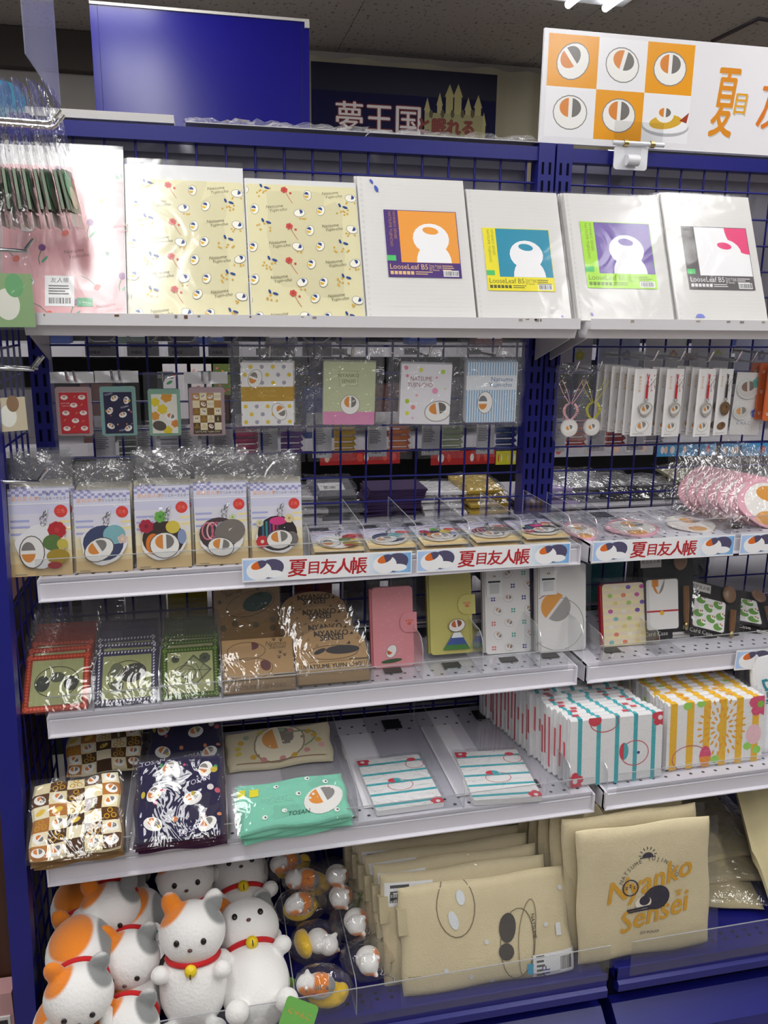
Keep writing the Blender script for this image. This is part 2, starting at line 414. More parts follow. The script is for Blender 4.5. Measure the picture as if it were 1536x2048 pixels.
# tall blue fixture behind, its end panel rises above the shelf
A, B = onY(178, 3, 1.3), onY(618, 38, 1.3)
t = thing('tall_fixture', 'tall plain blue steel fixture panel with white top edge behind the shelves', 'display fixture', ((A.x+B.x)/2, 1.3, 0))
bw = B.x-A.x; z = (A.z+B.z)/2
g = G(); g.box(-bw/2, bw/2, 0, .42, 0, z-.008); g.obj('panel', mat('blue_enamel', .2, .5, color='#0e0a78'), t)
g = G(); g.box(-bw/2, bw/2, -.004, .42, z-.008, z, '#c8c4bc'); g.obj('top_edge', STEELP, t)
g = G(); g.box(bw/2-.014, bw/2, -.010, 0, z-.026, z-.006, '#c8c4bc'); g.obj('corner_clip', STEELP, t)
g = G()
for s in (-1, 1): g.box(s*(bw/2-.022)-.0008, s*(bw/2-.022)+.0008, -.0008, 0, .02, z-.012, '#0d0a52')
g.obj('seam', PAPER, t)

# hanging tinted clear sheet
g = G(); g.box(-.0515, -.05, -.076, .27, 1.89, CEIL_Z, mi=0)
g.obj('hanging_sheet', [BLACRYL], None, 'bluish clear plastic sheet hanging down from the ceiling', 'plastic sheet')
g2 = G()

# ================================================================== GONDOLA
ZT = 1.806; PITCHX = .9465-.0325
SL = .0145
def shz(name, x): return {'T': 1.503, 'A': 1.1045+SL*x, 'B': .8833+SL*x, 'C': .688+SL*x, 'D': .400+.008*x}[name]
SY = {'T': -.2, 'A': -.26, 'B': -.28, 'C': -.38, 'D': -.475}
slot = G()
def post(x0, x1, t):
    g = G(); g.box(x0, x1, -.018, .018, 0, ZT+.012); g.obj('post', BLUEP, t)
    g = G(); z = .1
    while z < ZT-.02:
        for k in (.28, .72):
            x = x0+(x1-x0)*k; g.box(x-.0022, x+.0022, -.0186, -.0175, z, z+.021)
        z += .032
    g.obj('slot', mat('slot_dark', .9, .1, color='#07071f'), t)
WR = .0021
def wiremesh(t, xs, zs, x0, x1, z0, z1, Y=0):
    g = G(); g.tube([(0, 0, 0), (0, 0, z1-z0)], WR, 6); mv = g.mesh('wire', BLUEP)
    for x in xs: inst('wire', mv, t, (x, Y, z0))
    g = G(); g.tube([(0, 0, 0), (x1-x0, 0, 0)], WR, 6); mh = g.mesh('wire', BLUEP)
    for z in zs: inst('wire', mh, t, (x0, Y-.004, z))
zs = [1.75-.05*k for k in range(26)]
for k, (xo, lab) in enumerate(((0, 'left'), (.92, 'right'))):
    nm = ('blue steel wire display rack behind clear files and hanging cases', 'blue steel wire display rack under the checkered sign')[k]
    t = thing('display_rack', nm, 'display rack', (0, 0, 0))
    if k == 0: post(-.095, -.063, t); post(.817, .8485, t); a, b = -.063, .817
    else: post(.8525, .884, t); post(1.736, 1.768, t); a, b = .884, 1.736
    g = G(); g.box(a, b, -.014, .014, 1.788, ZT+.006); g.obj('top_rail', BLUEP, t)
    g = G(); g.box(a, b, -.014, .014, .37, .395); g.obj('lower_rail', BLUEP, t)
    wiremesh(t, [xo+.05*i for i in range(17)], zs, a, b, .40, 1.79)
    g = G(); g.box(a+.002, b-.002, .040, .046, 1.47, 1.790, '#8d8a93'); g.box(a+.002, b-.002, .036, .040, 1.778, 1.793, '#d8d6dc')
    g.obj('back_board', PAPER, None, ('grey back board behind the clear files', 'grey back board behind the pads under the checkered sign')[k], 'board')
# side grid (tapered end panel)
t = thing('side_grid', 'blue wire side grid with slanting front tube closing the shelf end', 'wire grid', (0, 0, 0))
XS = -.112
def yf(z): return -.286-.134*(1.085-z)
g = G(); n = 2
v = []
for z in (0, 1.80):
    y = yf(z)
    v += [(XS-.020, y-.014, z), (XS+.012, y-.014, z), (XS+.012, y+.014, z), (XS-.020, y+.014, z)]
g.add(v, [(0, 1, 5, 4), (1, 2, 6, 5), (2, 3, 7, 6), (3, 0, 4, 7), (4, 5, 6, 7), (3, 2, 1, 0)]); g.obj('front_tube', BLUEP, t)
g = G(); g.box(XS-.012, XS+.012, yf(1.8), .01, 1.79, 1.806); g.obj('top_tube', BLUEP, t)
g = G(); g.box(XS-.012, XS+.012, yf(.06), .01, .04, .06); g.obj('bottom_tube', BLUEP, t)
z = 1.75
while z > .1:
    g = G(); g.tube([(XS, yf(z), z), (XS, .0, z)], WR, 6); g.obj('wire', BLUEP, t); z -= .05
for k in range(9):
    y = -.045*k-.02
    zt = min(1.79, 1.085+(y+.286)/.134) if y < -.19 else 1.79
    g = G(); g.tube([(XS+.004, y, .06), (XS+.004, y, zt)], WR, 6); g.obj('wire', BLUEP, t)

# ---- shelves
SHW = '#d5d2dc'
def shelf(key, x0, x1, label, holes=True):
    f = SY[key]; t = thing('shelf', label, 'shelf', (0, 0, 0), 0)
    zz = lambda x: shz(key, x)
    if key == 'T':
        g = G(); g.prismx([(f, 1.488), (f, 1.506), (f+.003, 1.506), (f+.003, 1.501), (-.022, 1.501), (-.022, 1.497), (f+.06, 1.497), (f+.045, 1.472), (f+.02, 1.472), (f+.012, 1.488)][::-1], x0, x1, '#dcd9dc')
        g.obj('shelf_board', STEELP, t)
        g = G(); g.prismx([(f+.021, 1.4715), (f+.021, 1.4885), (f+.024, 1.4885), (f+.024, 1.4715)][::-1], x0+.01, x1-.01, '#a9a3a6'); g.obj('under_lip', STEELP, t)
        for x in (x0+.004, x1-.007):
            g = G(); g.prism([(0, 0)]*0 or [(0, 0), (1, 0), (1, 1)], 0, 1) if 0 else None
            v = [(x, f+.004, 1.497), (x, f+.03, 1.47), (x, -.02, 1.425), (x, -.02, 1.497)]; v += [(a+.003, b, c) for a, b, c in v]
            g.add(v, [(0, 1, 2, 3), (7, 6, 5, 4), (0, 4, 5, 1), (1, 5, 6, 2), (2, 6, 7, 3), (3, 7, 4, 0)], '#b9b5b8'); g.obj('bracket', STEELP, t)
        # wear marks on the lip
        q = random.Random(int(x0*100)+5); g = G()
        for i in range(14):
            x = x0+(x1-x0)*(q.uniform(.78, .93) if q.random() < .6 else q.uniform(.02, .5)); l = q.uniform(.002, .008)
            g.box(x, x+l, f-.0004, f-.0001, 1.499+q.uniform(0, .004), 1.5045, q.choice(('#6b4a32', '#8c8780', '#a59a90')))
        g.obj('scuff', PAPER, t); return t
    S = Matrix.Identity(4); S[2][0] = SL if key != 'D' else .008
    L = lambda prof, a, b, col: [(x, y, z+(zz(x))) for x in (a, b) for y, z in prof]
    def sweep(name, prof, a, b, col, m=STEELP):
        g = G(); n = len(prof); v = L(prof, a, b, col)
        g.add(v, [list(range(n))[::-1], list(range(n, 2*n))]+[(i, (i+1) % n, (i+1) % n+n, i+n) for i in range(n)], col); return g.obj(name, m, t)
    sweep('shelf_board', [(-.022, 0), (-.022, -.004), (f+.004, -.004), (f+.004, 0)], x0, x1, SHW)
    sweep('price_rail', [(f+.006, .0015), (f+.006, -.005), (f+.0025, -.007), (f+.0025, -.030), (f-.004, -.032), (f-.004, -.034), (f+.008, -.036), (f+.008, -.010), (f+.0045, .0015)], x0, x1, '#d9d6de')
    for x in (x0, x1-.003):
        g = G(); z0 = zz(x)
        v = [(x, f-.003, z0+.001), (x, f-.003, z0-.034), (x, f+.08, z0-.045), (x, -.02, z0-.055), (x, -.02, z0+.001)]; v += [(a+.003, b, c) for a, b, c in v]
        g.add(v, [(0, 1, 2, 3, 4), (9, 8, 7, 6, 5)]+[(i, i+5, (i+1) % 5+5, (i+1) % 5) for i in range(5)], '#dddae2'); g.obj('end_cap', STEELP, t)
    g = G(); q = 0
    for y in (f+.022, f+.040, -.055, -.085):
        x = x0+.03+q*.012; q = 1-q
        while x < x1-.02:
            pts = [(x+.0032*math.cos(a*PI/4), y+.0032*math.sin(a*PI/4), zz(x)+.0002) for a in range(8)]; g.add(pts, [list(range(8))], '#3a3a40'); x += .025
    g.obj('holes', PAPER, t, kind='stuff'); return t
LX0, LX1, RX0, RX1 = -.066, .836, .856, 1.745
for key, la, lb in (('T', 'white top ledge shelf holding clear files and loose-leaf pads', 'white top ledge shelf holding loose-leaf pads under the checkered sign'),
                    ('A', 'white shelf with bagged acrylic charms and two lettered price strips', 'white shelf with pink bagged cards and lettered price strip'),
                    ('B', 'white shelf with woven coasters, kraft memos and phone cases', 'white shelf with black card case packs'),
                    ('C', 'white shelf with pouches and teal striped hand towels', 'white shelf with yellow striped towels in a row')):
    shelf(key, LX0, LX1, la); shelf(key, RX0, RX1, lb)
# acrylic fences along shelf fronts
def fence(key, x0, x1, h, label):
    f = SY[key]-.004; g = G(); n = .0015
    z0, z1 = shz(key, x0)-.004, shz(key, x1)-.004
    for (a, b, mi) in ((0, h-.0012, 0), (h-.0012, h, 1)):
        v = [(x, y, z+dz) for (x, z) in ((x0, z0), (x1, z1)) for y in (f, f+n) for dz in (a, b)]
        g.add(v, [(0, 4, 5, 1), (2, 3, 7, 6), (0, 2, 6, 4), (1, 5, 7, 3), (0, 1, 3, 2), (4, 6, 7, 5)], '#ffffff', mi)
    g.obj('clear_fence', [ACRYL, AEDGE], None, label, 'shelf fence')
fence('A', LX0, LX1, .040, 'clear acrylic fence in front of the bagged charms'); fence('A', RX0+.02, RX1, .040, 'clear acrylic fence in front of the pink bagged cards')
fence('B', LX0, LX1-.02, .042, 'clear acrylic fence in front of coasters, memos and phone cases'); fence('B', RX0+.02, RX1, .042, 'clear acrylic fence in front of the card case packs')
fence('C', LX0, LX1-.004, .040, 'clear acrylic fence in front of pouches and teal towels'); fence('C', RX0+.02, RX1, .040, 'clear acrylic fence in front of yellow towels')
fence('D', LX0, LX1, .070, 'clear acrylic fence in front of plush toys and folded totes'); fence('D', RX0+.02, RX1, .070, 'clear acrylic fence in front of the draped cotton bag')
# base decks
for k, (x0, x1) in enumerate(((LX0, LX1), (RX0, RX1))):
    t = thing('base_deck', ('blue steel base deck under plush toys and folded totes', 'blue steel base deck under the square cotton totes')[k], 'base deck', (0, 0, 0))
    f = SY['D']; zc = shz('D', (x0+x1)/2)
    g = G(); g.box(x0, x1, f+.003, -.03, zc-.02, zc); g.obj('deck', BLUEP, t)
    g = G(); g.prismx([(f, zc+.008), (f, zc-.016), (f-.006, zc-.020), (f-.006, zc-.034), (f+.01, zc-.040), (f+.01, zc), (f+.003, zc+.008)][::-1], x0, x1); g.obj('front_rail', BLUEP, t)
    g = G(); g.prismx([(f-.030, .30), (f+.012, .335), (-.03, .335), (-.03, .02), (f-.03, .02)][::-1], x0, x1); g.obj('stock_drawer', BLUEP, t)
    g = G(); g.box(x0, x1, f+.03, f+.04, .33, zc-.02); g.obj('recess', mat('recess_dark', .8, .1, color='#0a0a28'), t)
    g = G()
    for y in (f+.035, f+.048, -.12):
        x = x0+.03
        while x < x1-.02:
            g.add([(x+.0035*math.cos(a*PI/4), y+.0035*math.sin(a*PI/4), zc+.0002) for a in range(8)], [list(range(8))], '#05051a'); x += .025
    g.obj('holes', PAPER, t, kind='stuff')
# boards and sheets lying on top of the gondola
t = thing('white_board', 'white card board lying on top of the blue rail', 'board', (.03, .05, ZT+.0125), 0, 0)
g = G(); g.box(-.10, .135, -.05, .13, 0, .013, '#c9c6c2'); g.obj('board', PAPER, t)
def flat_plastic(P, w, d, label, seed, hgt=.012):
    t = thing('plastic_sheet', label, 'plastic sheet', P); g = G(); q = random.Random(seed)
    g.grid(lambda u, v: (-w/2+w*u, -d/2+d*v, hgt*q.uniform(.1, 1)), 26, 8, '#ffffff'); g.obj('wrap', CRINK, t)
    g = G(); g.box(-w/2+.004, w/2-.004, -d/2+.004, d/2-.004, 0, .0012, '#cfcdd0'); g.obj('insert', GLOSSP, t)
flat_plastic((.34, .035, ZT+.0125), .32, .11, 'clear wrapped sheet lying on the blue rail before the tall blue panel', 3)
flat_plastic((.66, .035, ZT+.0125), .33, .11, 'crinkled clear wrapped sheet lying on the rail below the navy banner', 4)
flat_plastic((1.35, .06, ZT+.0125), .70, .13, 'long clear wrapped sheet lying on the rail behind the sign', 5)

P = onY(8, 232, .03)
t = thing('round_card', 'teal round pop card standing at the end of the blue rail', 'pop card', (P.x, .03, ZT+.001)); g = G(); g.prism([(.036*math.cos(2*PI*i/28), .034+.034*math.sin(2*PI*i/28)) for i in range(28)], 0, .003, '#2a7a98'); g.obj('disc', PAPER, t)
g = G(); g.box(-.006, .006, .003, .006, 0, .04, '#d0d0d4'); g.obj('stand', PLASTIC, t)
# ================================================================== TOP SIGN
A, B = onY(1090, 55, -.012), onY(1092, 279, -.012); sw, sh = .95, A.z-B.z
sg = thing('header_sign', 'white acrylic header sign with orange checker squares and orange brush lettering', 'sign', (A.x+sw/2, -.012, ZT+.0135))
sh = A.z-(ZT+.0135)
g = G(); g.box(-sw/2, sw/2, 0, .006, 0, sh, '#eceaee'); g.obj('board', GLOSSP, sg)
p = Print(sw, sh); H = p.H
def su(x, y):
    q = onY(x, y, -.0125); return ((q.x-A.x)/sw*100, (q.z-(ZT+.0135))/sw*100)
u = [su(x, y)[0] for x, y in ((1099, 60), (1196, 130), (1293, 135), (1387, 140))]; v0 = 1.2; v2 = H-.8; v1 = (v0+v2)/2-.1
for i in range(3):
    for j in range(2):
        org = (i+j) % 2 == 1 if j == 0 else (i % 2 == 0)
        org = (i % 2 == 0) if j == 1 else (i == 1)
        p.rect(u[i], v0 if j == 0 else v1, u[i+1], v1 if j == 0 else v2, '#f0a21c' if org else '#f3f2f5')
for i in range(3):
    for j in range(2):
        cx, cy = (u[i]+u[i+1])/2, ((v0+v1)/2 if j == 0 else (v1+v2)/2)
        if (i, j) == (2, 0):
            p.arc(cx, cy-1.5, 5.2, 1.8, '#b9b9bd'); p.arc(cx, cy-1.2, 5, 1.5, '#f6f6f8'); p.arc(cx, cy-.6, 3.6, 1.3, '#dcae3a', 8); p.poly([(cx+3, cy-.2), (cx+5, cy+1.4), (cx+4.6, cy-.6)], '#a3432a')
            p.pebble(cx-.3, cy+.7, 2.0, 0)
        else: p.pebble(cx, cy, 3.4, (0, 40, 0, -15, 10)[(i*2+j) % 5], line='#8a8784', sq=.86)
for ch, x, y, s, c, k in (('夏', 1440, 262, 14.5, '#e0902a', .36), ('目', 1478, 226, 4.6, '#e6a52c', .8), ('友', 1538, 250, 10.5, '#df7a2c', .62), ('人', 1606, 252, 9, '#e6932c', .8), ('帳', 1680, 258, 11, '#e0882a', .7)):
    a, b = su(x, y); p.text(ch, a+.25, b-.25, s, '#c9c4c0', shear=.1, sx=k); p.text(ch, a, b, s, c, shear=.1, sx=k, bold=.012)
p.done(sg, 'print', GLOSSP)
# clip holder of the sign
t = thing('sign_clip', 'clear plastic clip with white tag clamped under the header sign', 'clip', onY(1260, 340, -.030))
g = G(); g.prism(rrect(.068, .042, .006), 0, .003, '#e6e6ea'); g.obj('tag', PLASTIC, t)
g = G(); g.tube([(-.012, -.006, .016), (.012, -.006, .016)], .010, 12, '#dfdfe2'); g.obj('knob', PLASTIC, t)
g = G(); g.box(-.037, .062, .0, .002, .046, .084); g.box(-.014, .018, -.002, .001, .022, .046); g.obj('jaw', ACRYL, t)
g = G(); g.tube([(-.040, -.002, .046), (.064, -.002, .046)], .0042, 10, '#ffffff'); g.obj('hinge_bar', mat('clear_bar', .1, .6, color='#d8dade'), t)
for x in (-.014, .04):
    g = G(); g.tube([(x-.004, -.002, .046), (x+.004, -.002, .046)], .0062, 12); g.obj('spring', mat('brass', .3, .5, metal=1, color='#b9a26a'), t)

# ================================================================== TOP SHELF
def stack_behind(root, n, dy, label, group, seed=0):
    q = random.Random(seed)
    for i in range(1, n+1):
        c = copy_tree(root, None, label, group)
        c.matrix_world = Matrix.Translation((q.uniform(-.003, .002)-.0012*i, dy*i, q.uniform(0, .001))) @ root.matrix_world
def clear_file(bl, br, tm, cb, kind, label, nb, lb, seed):
    f = fit(bl, br, tm, 24, Y=-.178); f.P.z = 1.5025
    t = thing('clear_file', label, 'clear file', f.P, f.lean, 0, 0); w, h = f.w, f.h
    ch = h*cb
    g = G(); g.prism(rrect(w-.004, ch, .004), 0, .0015, '#e6acb0' if kind == 'pink' else '#e4ddb4'); g.obj('folder', GLOSSP, t)
    g = G(); g.box(-w/2, w/2, .0016, .0026, .001, h*.985 if kind == 'pink' else h*.97, '#e4e4e4'); g.obj('backing_card', PAPER, t)
    p = Print(w-.004, ch); H = p.H; q = random.Random(seed)
    if kind == 'pink':
        for j in range(6):
            for i in range(5):
                x, y = i*26-6+(j % 2)*12, H-9-j*25; k = (i+2*j) % 5
                if k == 0: p.pebble(x, y, 6.4, q.uniform(-20, 20), '#e9b23f', '#7f9c86', '#f3ece8', '#a09a9a')
                elif k == 1:
                    p.line([(x-8, y+5), (x-2, y+2), (x+3, y-3)], .7, '#7b8a78'); p.arc(x+5, y-5, 3.2, 2.6, '#d9604f', 50)
                elif k == 2:
                    p.arc(x, y+6, 3, 3.2, '#7d4a86'); p.line([(x-1, y+3), (x-3, y-4), (x-2, y-10)], .7, '#5f8a68'); p.arc(x+2, y-5, 4, 1.2, '#5fa07c', 50)
                elif k == 3: p.text('Natsume', x, y+2, 4.6, '#a77f80', 10, shear=.3); p.text('Yujin-cho', x+4, y-2.5, 4.6, '#a77f80', 10, shear=.3)
                else: p.pebble(x, y, 6, q.uniform(-30, 30), '#8fb09a', '#5a7a6a', '#f3ece8', '#8d8a8a')
    else:
        for j in range(8):
            for i in range(6):
                x, y = i*20-4+(j % 2)*9+q.uniform(-2, 2), H-9-j*17+q.uniform(-2, 2); k = (i+3*j) % 6
                if k in (0, 3): p.pebble(x, y, 4.8, 70+q.uniform(-20, 20), '#e3b52c', '#2c4a86', '#f5f1e2', '#3d4458')
                elif k in (1,):
                    for n in range(8): p.arc(x+q.uniform(-7, 7), y+q.uniform(-5, 4), 1.0, 1.0, '#d3a844', n=6)
                    p.arc(x+4, y+4, 2.6, 1.2, '#2a4a8c', -20, n=10); p.arc(x-1, y+6, 2.2, 1.1, '#2a4a8c', 110, n=10)
                elif k == 2:
                    p.flower(x, y+4, 3.2, '#c9514a', '#b03a34', 6); p.line([(x+1, y+2), (x+4, y-4), (x+7, y-9)], .6, '#c98a5a'); p.arc(x+5.5, y+1, 1.2, 1.2, '#c9514a', n=6)
                elif k == 4: p.text('Natsume', x, y+1, 4.3, '#7d7860', 8, shear=.3); p.text('Yujin-cho', x+3, y-2.4, 4.3, '#7d7860', 8, shear=.3)
                else:
                    p.pebble(x, y, 5.0, q.uniform(-25, 25), '#f5f1e2', '#2c4a86', '#f7f3e6', '#4a4f60')
                    for n in range(4): p.arc(x+q.uniform(-6, 6), y-5+q.uniform(-2, 1), .9, .9, '#d3a844', n=6)
    if kind == 'pink':
        p.rect(34, 8, 58, 36, '#f4f4f4'); p.text('友人帳', 46, 30, 5, '#303030', shear=.1); p.lines(37, 26, 19, 4, 2.4); p.barcode(36, 9.5, 20, 7); p.rect(60, 8, 73, 16, '#2fa262'); p.text('にゃんこ', 66.5, 11, 2.6, '#e8fff0')
    p.done(t, 'print', GLOSSP)
    film(t, w, h, -.002, None, puff=.002, jit=.0003, m=SLEEVE, nx=5, nz=7, seed=seed, name='sleeve')
    stack_behind(t, nb, .0045, lb, 'files behind the front file', seed)
clear_file((2, 632), (254, 632), (180, 292), .865, 'pink', 'pale pink clear file with tulip print and price sticker', 2, 'pale pink clear file tucked behind the stickered pink one', 1)
clear_file((261, 632), (500, 634), (375, 322), .87, 'cream', 'cream floral clear file next to the pink file', 2, 'cream floral clear file tucked behind the one next to the pink file', 2)
clear_file((503, 634), (732, 636), (610, 352), .93, 'cream', 'cream floral clear file next to the purple and orange pad', 2, 'cream floral clear file tucked behind the one next to the purple and orange pad', 2)

def pad(bl, br, tm, cols, label, lb, nb, seed, lp):
    f = fit(bl, br, tm, 24, Y=-.178); f.P.z = 1.5025; w, h = f.w, f.h
    t = thing('loose_leaf_pad', label, 'paper pad', f.P, 24)
    g = G(); g.box(-w/2, w/2, 0, .006, 0, h, '#dfddda'); g.obj('paper', PAPER, t)
    p = Print(w, h); H = p.H; bar, pic, txt = cols
    q = H/28
    for i in range(26): p.ring(3.0, 3+i*(H-6)/25, .9, .9, .25, '#bfc0c6', n=8)
    for i in range(34): p.rect(8, 4+i*(H-8)/34, 96, 4.12+i*(H-8)/34, '#cfd0d4')
    X0, Y0, X1, Y1 = lp
    p.rect(X0, Y0, X1, Y1, bar); p.rect(X0+(X1-X0)*.19, Y0+(Y1-Y0)*.22, X1-.6, Y1-.6, pic)
    W, HH = X1-X0, Y1-Y0
    # plain rounded white shape in the picture field
    cx, cy = X0+W*.62, Y0+HH*.58
    p.clip = True
    p.poly([(cx-W*.2, Y0+HH*.222)]+[(cx+W*.24*math.cos(a)+W*.02, Y0+HH*.222+HH*.3*math.sin(a)) for a in [PI-PI*i/12 for i in range(13)]][::-1][::-1], '#f4f3f5')
    if seed == 4: p.poly([(X1-.6, Y1-.6)]+[(X1-.6-W*.34*math.sin(a), Y1-.6-HH*.42*math.cos(a)) for a in [PI/2*(1-i/10) for i in range(11)]], '#e83a78'); p.ring(cx, cy, W*.2, HH*.2, .5, '#e06a94')
    p.arc(cx, cy, W*.25, HH*.23, '#f4f3f5'); p.arc(cx, cy+HH*.12, W*.11, HH*.055, pic if pic != '#f4f3f5' else '#e83a78', -8)
    p.text('LooseLeaf B5', X0+W*.03, Y0+HH*.12, W*.105, txt, align='l', sx=.92)
    for i in range(6): p.rect(X0+W*(.03+.055*i), Y0+HH*.04, X0+W*(.073+.055*i), Y0+HH*.09, txt)
    p.lines(X0+W*.37, Y0+HH*.075, W*.24, 2, HH*.03, txt, .4)
    for i, s in enumerate(('7mm Ruled', '26穴・A列', '50 Sheets')): p.text(s, X0+W*.56, Y0+HH*(.165-.032*i), W*.036, txt, align='l')
    p.lines(X0+W*.74, Y0+HH*.17, W*.22, 3, HH*.03, txt, .4)
    p.barcode(X0+W*.75, Y0+HH*.02, W*.21, HH*.09)
    for i, s in enumerate(('NATSUME YUJINCHO', 'NYANKO SENSEI')): p.text(s, X0+W*(.06+.06*i), Y1-HH*.03, W*.052, {'#4a2a78': '#b98a4a'}.get(bar, '#8d9a2c' if bar != '#5a5456' else '#6b6568'), -90, 'l')
    p.rect(X0, Y0+HH*.24, X0+W*.12, Y0+HH*.32, '#4cc46a')
    if seed == 1: p.arc(13, H-5, 1.2, 2.4, '#3f57b8', 30); p.arc(17, H-12, 1.6, 3.4, '#3f57b8', 20)
    if seed == 2: p.arc(90, 4, 1.4, 1.2, '#8d8ad0'); p.ring(80, 9, 2, 2, .5, '#c4c6da')
    if seed == 3: p.arc(14, 6, 1.1, 2, '#8d8ad0', 30)
    if seed == 4: p.arc(24, 4, 5, 4, '#7a86d8', 0, 0, 180)
    p.done(t)
    film(t, w+.006, h+.003, -.0015, None, puff=.002, jit=.0003, m=SLEEVE, nx=5, nz=7, seed=seed, name='sleeve')
    stack_behind(t, nb, .0085, lb, 'pads behind the front pad', seed)
pad((735, 637), (953, 640), (822, 358), ('#4a2a78', '#f0a03c', '#e8c088'), 'loose-leaf pad with orange and purple cover label', 'loose-leaf pad behind the orange and purple one', 1, 1, (22, 39, 90, 104))
pad((958, 639), (1143, 642), (1040, 384), ('#f0e224', '#1a8fae', '#5a5a20'), 'loose-leaf pad with teal and yellow cover label', 'loose-leaf pad behind the teal and yellow one', 2, 2, (13, 31, 86, 100))
pad((1158, 641), (1349, 641), (1235, 390), ('#a8e22c', '#6a4fa2', '#6a8a20'), 'loose-leaf pad with violet and lime cover label', 'loose-leaf pad behind the violet and lime one', 2, 3, (13, 33, 87, 102))
pad((1358, 641), (1537, 641), (1425, 389), ('#5a5456', '#f4f3f5', '#e6e2e4'), 'loose-leaf pad with dark grey and pink cover label', 'loose-leaf pad behind the dark grey and pink one', 3, 4, (17, 34, 91, 102))
P = onY(1548, 641, -.17); P.z = 1.5025
t = thing('display_box', 'brown cardboard display box at the end of the pads', 'box', P, 12, R_(-24)); 
g = G(); g.box(-.002, .20, 0, .05, 0, .265, '#8a6a5c'); g.obj('carton', PAPER, t)
g = G(); g.box(.006, .19, -.003, 0, .02, .25, '#b59a80'); g.obj('front_frame', PAPER, t)
g = G(); g.box(.016, .18, -.004, -.003, .03, .24, '#5c4a3e'); g.obj('window_panel', GLOSSP, t)

# ================================================================== HOOKS AND HANGING PACKS (second row)
def hook(x, z, L, label, tip=.018, Y=-.004, dx=0, double=False):
    t = thing('peg_hook', label, 'hook', (x, Y, z)); g = G()
    for o in ((-.006, .006) if double else (0,)): g.tube([(o, 0, 0), (o, -L*.9, -.002), (o, -L, .0), (o, -L-tip*.7, tip)], .0022, 8)
    g.box(-.014, .014, -.001, .002, -.006, .006); g.obj('wire', CHROME, t); return t
def hang_case(x0, x1, yt, yb, ht, rim, design, label, Y=-.105, hdr=True):
    a, b, c, h = onY(x0, yb, Y), onY(x1, yb, Y), onY((x0+x1)/2, yt, Y), onY((x0+x1)/2, ht, Y)
    w, hh = b.x-a.x, c.z-a.z; t = thing('hanging_case', label, 'card case', ((a.x+b.x)/2, Y, a.z))
    g = G(); g.prism(rrect(w*.98, hh, .004), .001, .010, rim); g.obj('case', mat('tinted_case', .12, .6), t)
    pw, ph = w*.78, hh*.84; g = G(); g.box(-pw/2, pw/2, 0, .001, hh*.05, hh*.05+ph, '#f0eeea'); g.obj('insert_card', PAPER, t)
    p = Print(pw, ph, z0=hh*.05); design(p); p.done(t, 'print', GLOSSP)
    hz = h.z-a.z
    film(t, w*1.22, hz+.006, -.003, .0125, z0=-.006, puff=.002, m=FILM, nx=5, nz=9, seed=int(x0))
    if hdr:
        g = G(); g.grid(lambda u, v: (-w*.6+w*1.2*u, .004+.002*math.sin(u*9+v*4), hh+.006+(hz-hh-.006)*v), 8, 4); g.obj('header', mat('silver_film', .22, .8, metal=.35, color='#e6e5e8', bump=.6, bscale=26), t)
    hook((a.x+b.x)/2, h.z-.012, -Y+.004, 'chrome hook holding the '+label.split(' card case')[0]+' case', .014, double=hdr)
def d_red(p):
    p.rect(0, 0, 100, p.H, '#c0222c'); q = random.Random(1)
    for i, (x, y) in enumerate([(18, .88), (80, .88), (50, .69), (20, .5), (82, .5), (52, .31), (20, .12), (82, .12)]): p.arc(x, y*p.H, 13, 9, '#ece6e2'); p.arc(x, y*p.H+3, 6, 4, '#c58a72')
    for x, y in ((55, .9), (78, .7), (58, .5), (15, .33), (46, .16), (80, .3)): p.arc(x, y*p.H, 6, 2, '#d8784a', 40)
    p.text('NATSUME', 20, .72*p.H, 7, '#f0c8c0'); p.text('YUJIN-CHO', 22, .66*p.H, 6, '#f0c8c0')
def d_navy(p, sc=1, bg='#1c1740'):
    p.rect(0, 0, 100, p.H, bg); q = random.Random(4)
    for x, y, r in [(38, .85, 30), (80, .8, 80), (20, .55, 60), (65, .45, 20), (20, .18, -30), (82, .12, 30)]: p.pebble(x, y*p.H, 14*sc, r, '#d98a4a', '#8a8580')
    for i in range(16): p.arc(q.uniform(5, 95), q.uniform(.05, .95)*p.H, q.uniform(1.5, 4.5), q.uniform(1.5, 4.5), q.choice(('#c9b23c', '#c95a6a', '#4aa06a', '#8a7ab8', '#e0d8d8', '#d88a5a')), n=10)
    for x, y in ((18, .93), (72, .62), (62, .06)): p.text('TOSAN', x, y*p.H, 9, '#d8d4e4', 15, shear=.2)
def d_yel(p):
    p.rect(0, 0, 100, p.H, '#ece8dc')
    for x, y, r, c in ((15, .8, 18, '#e6d22c'), (60, .93, 22, '#dd9a2c'), (42, .62, 20, '#ead02c'), (12, .45, 18, '#dd9a3c'), (90, .25, 16, '#e08a3c'), (60, .08, 18, '#e6cc2c')): p.flower(x, y*p.H, r, c, c, 6)
    p.pebble(72, .42*p.H, 22, -20, '#d9803c', '#85807a'); p.arc(28, .2*p.H, 27, 20, '#5a5048', -15)
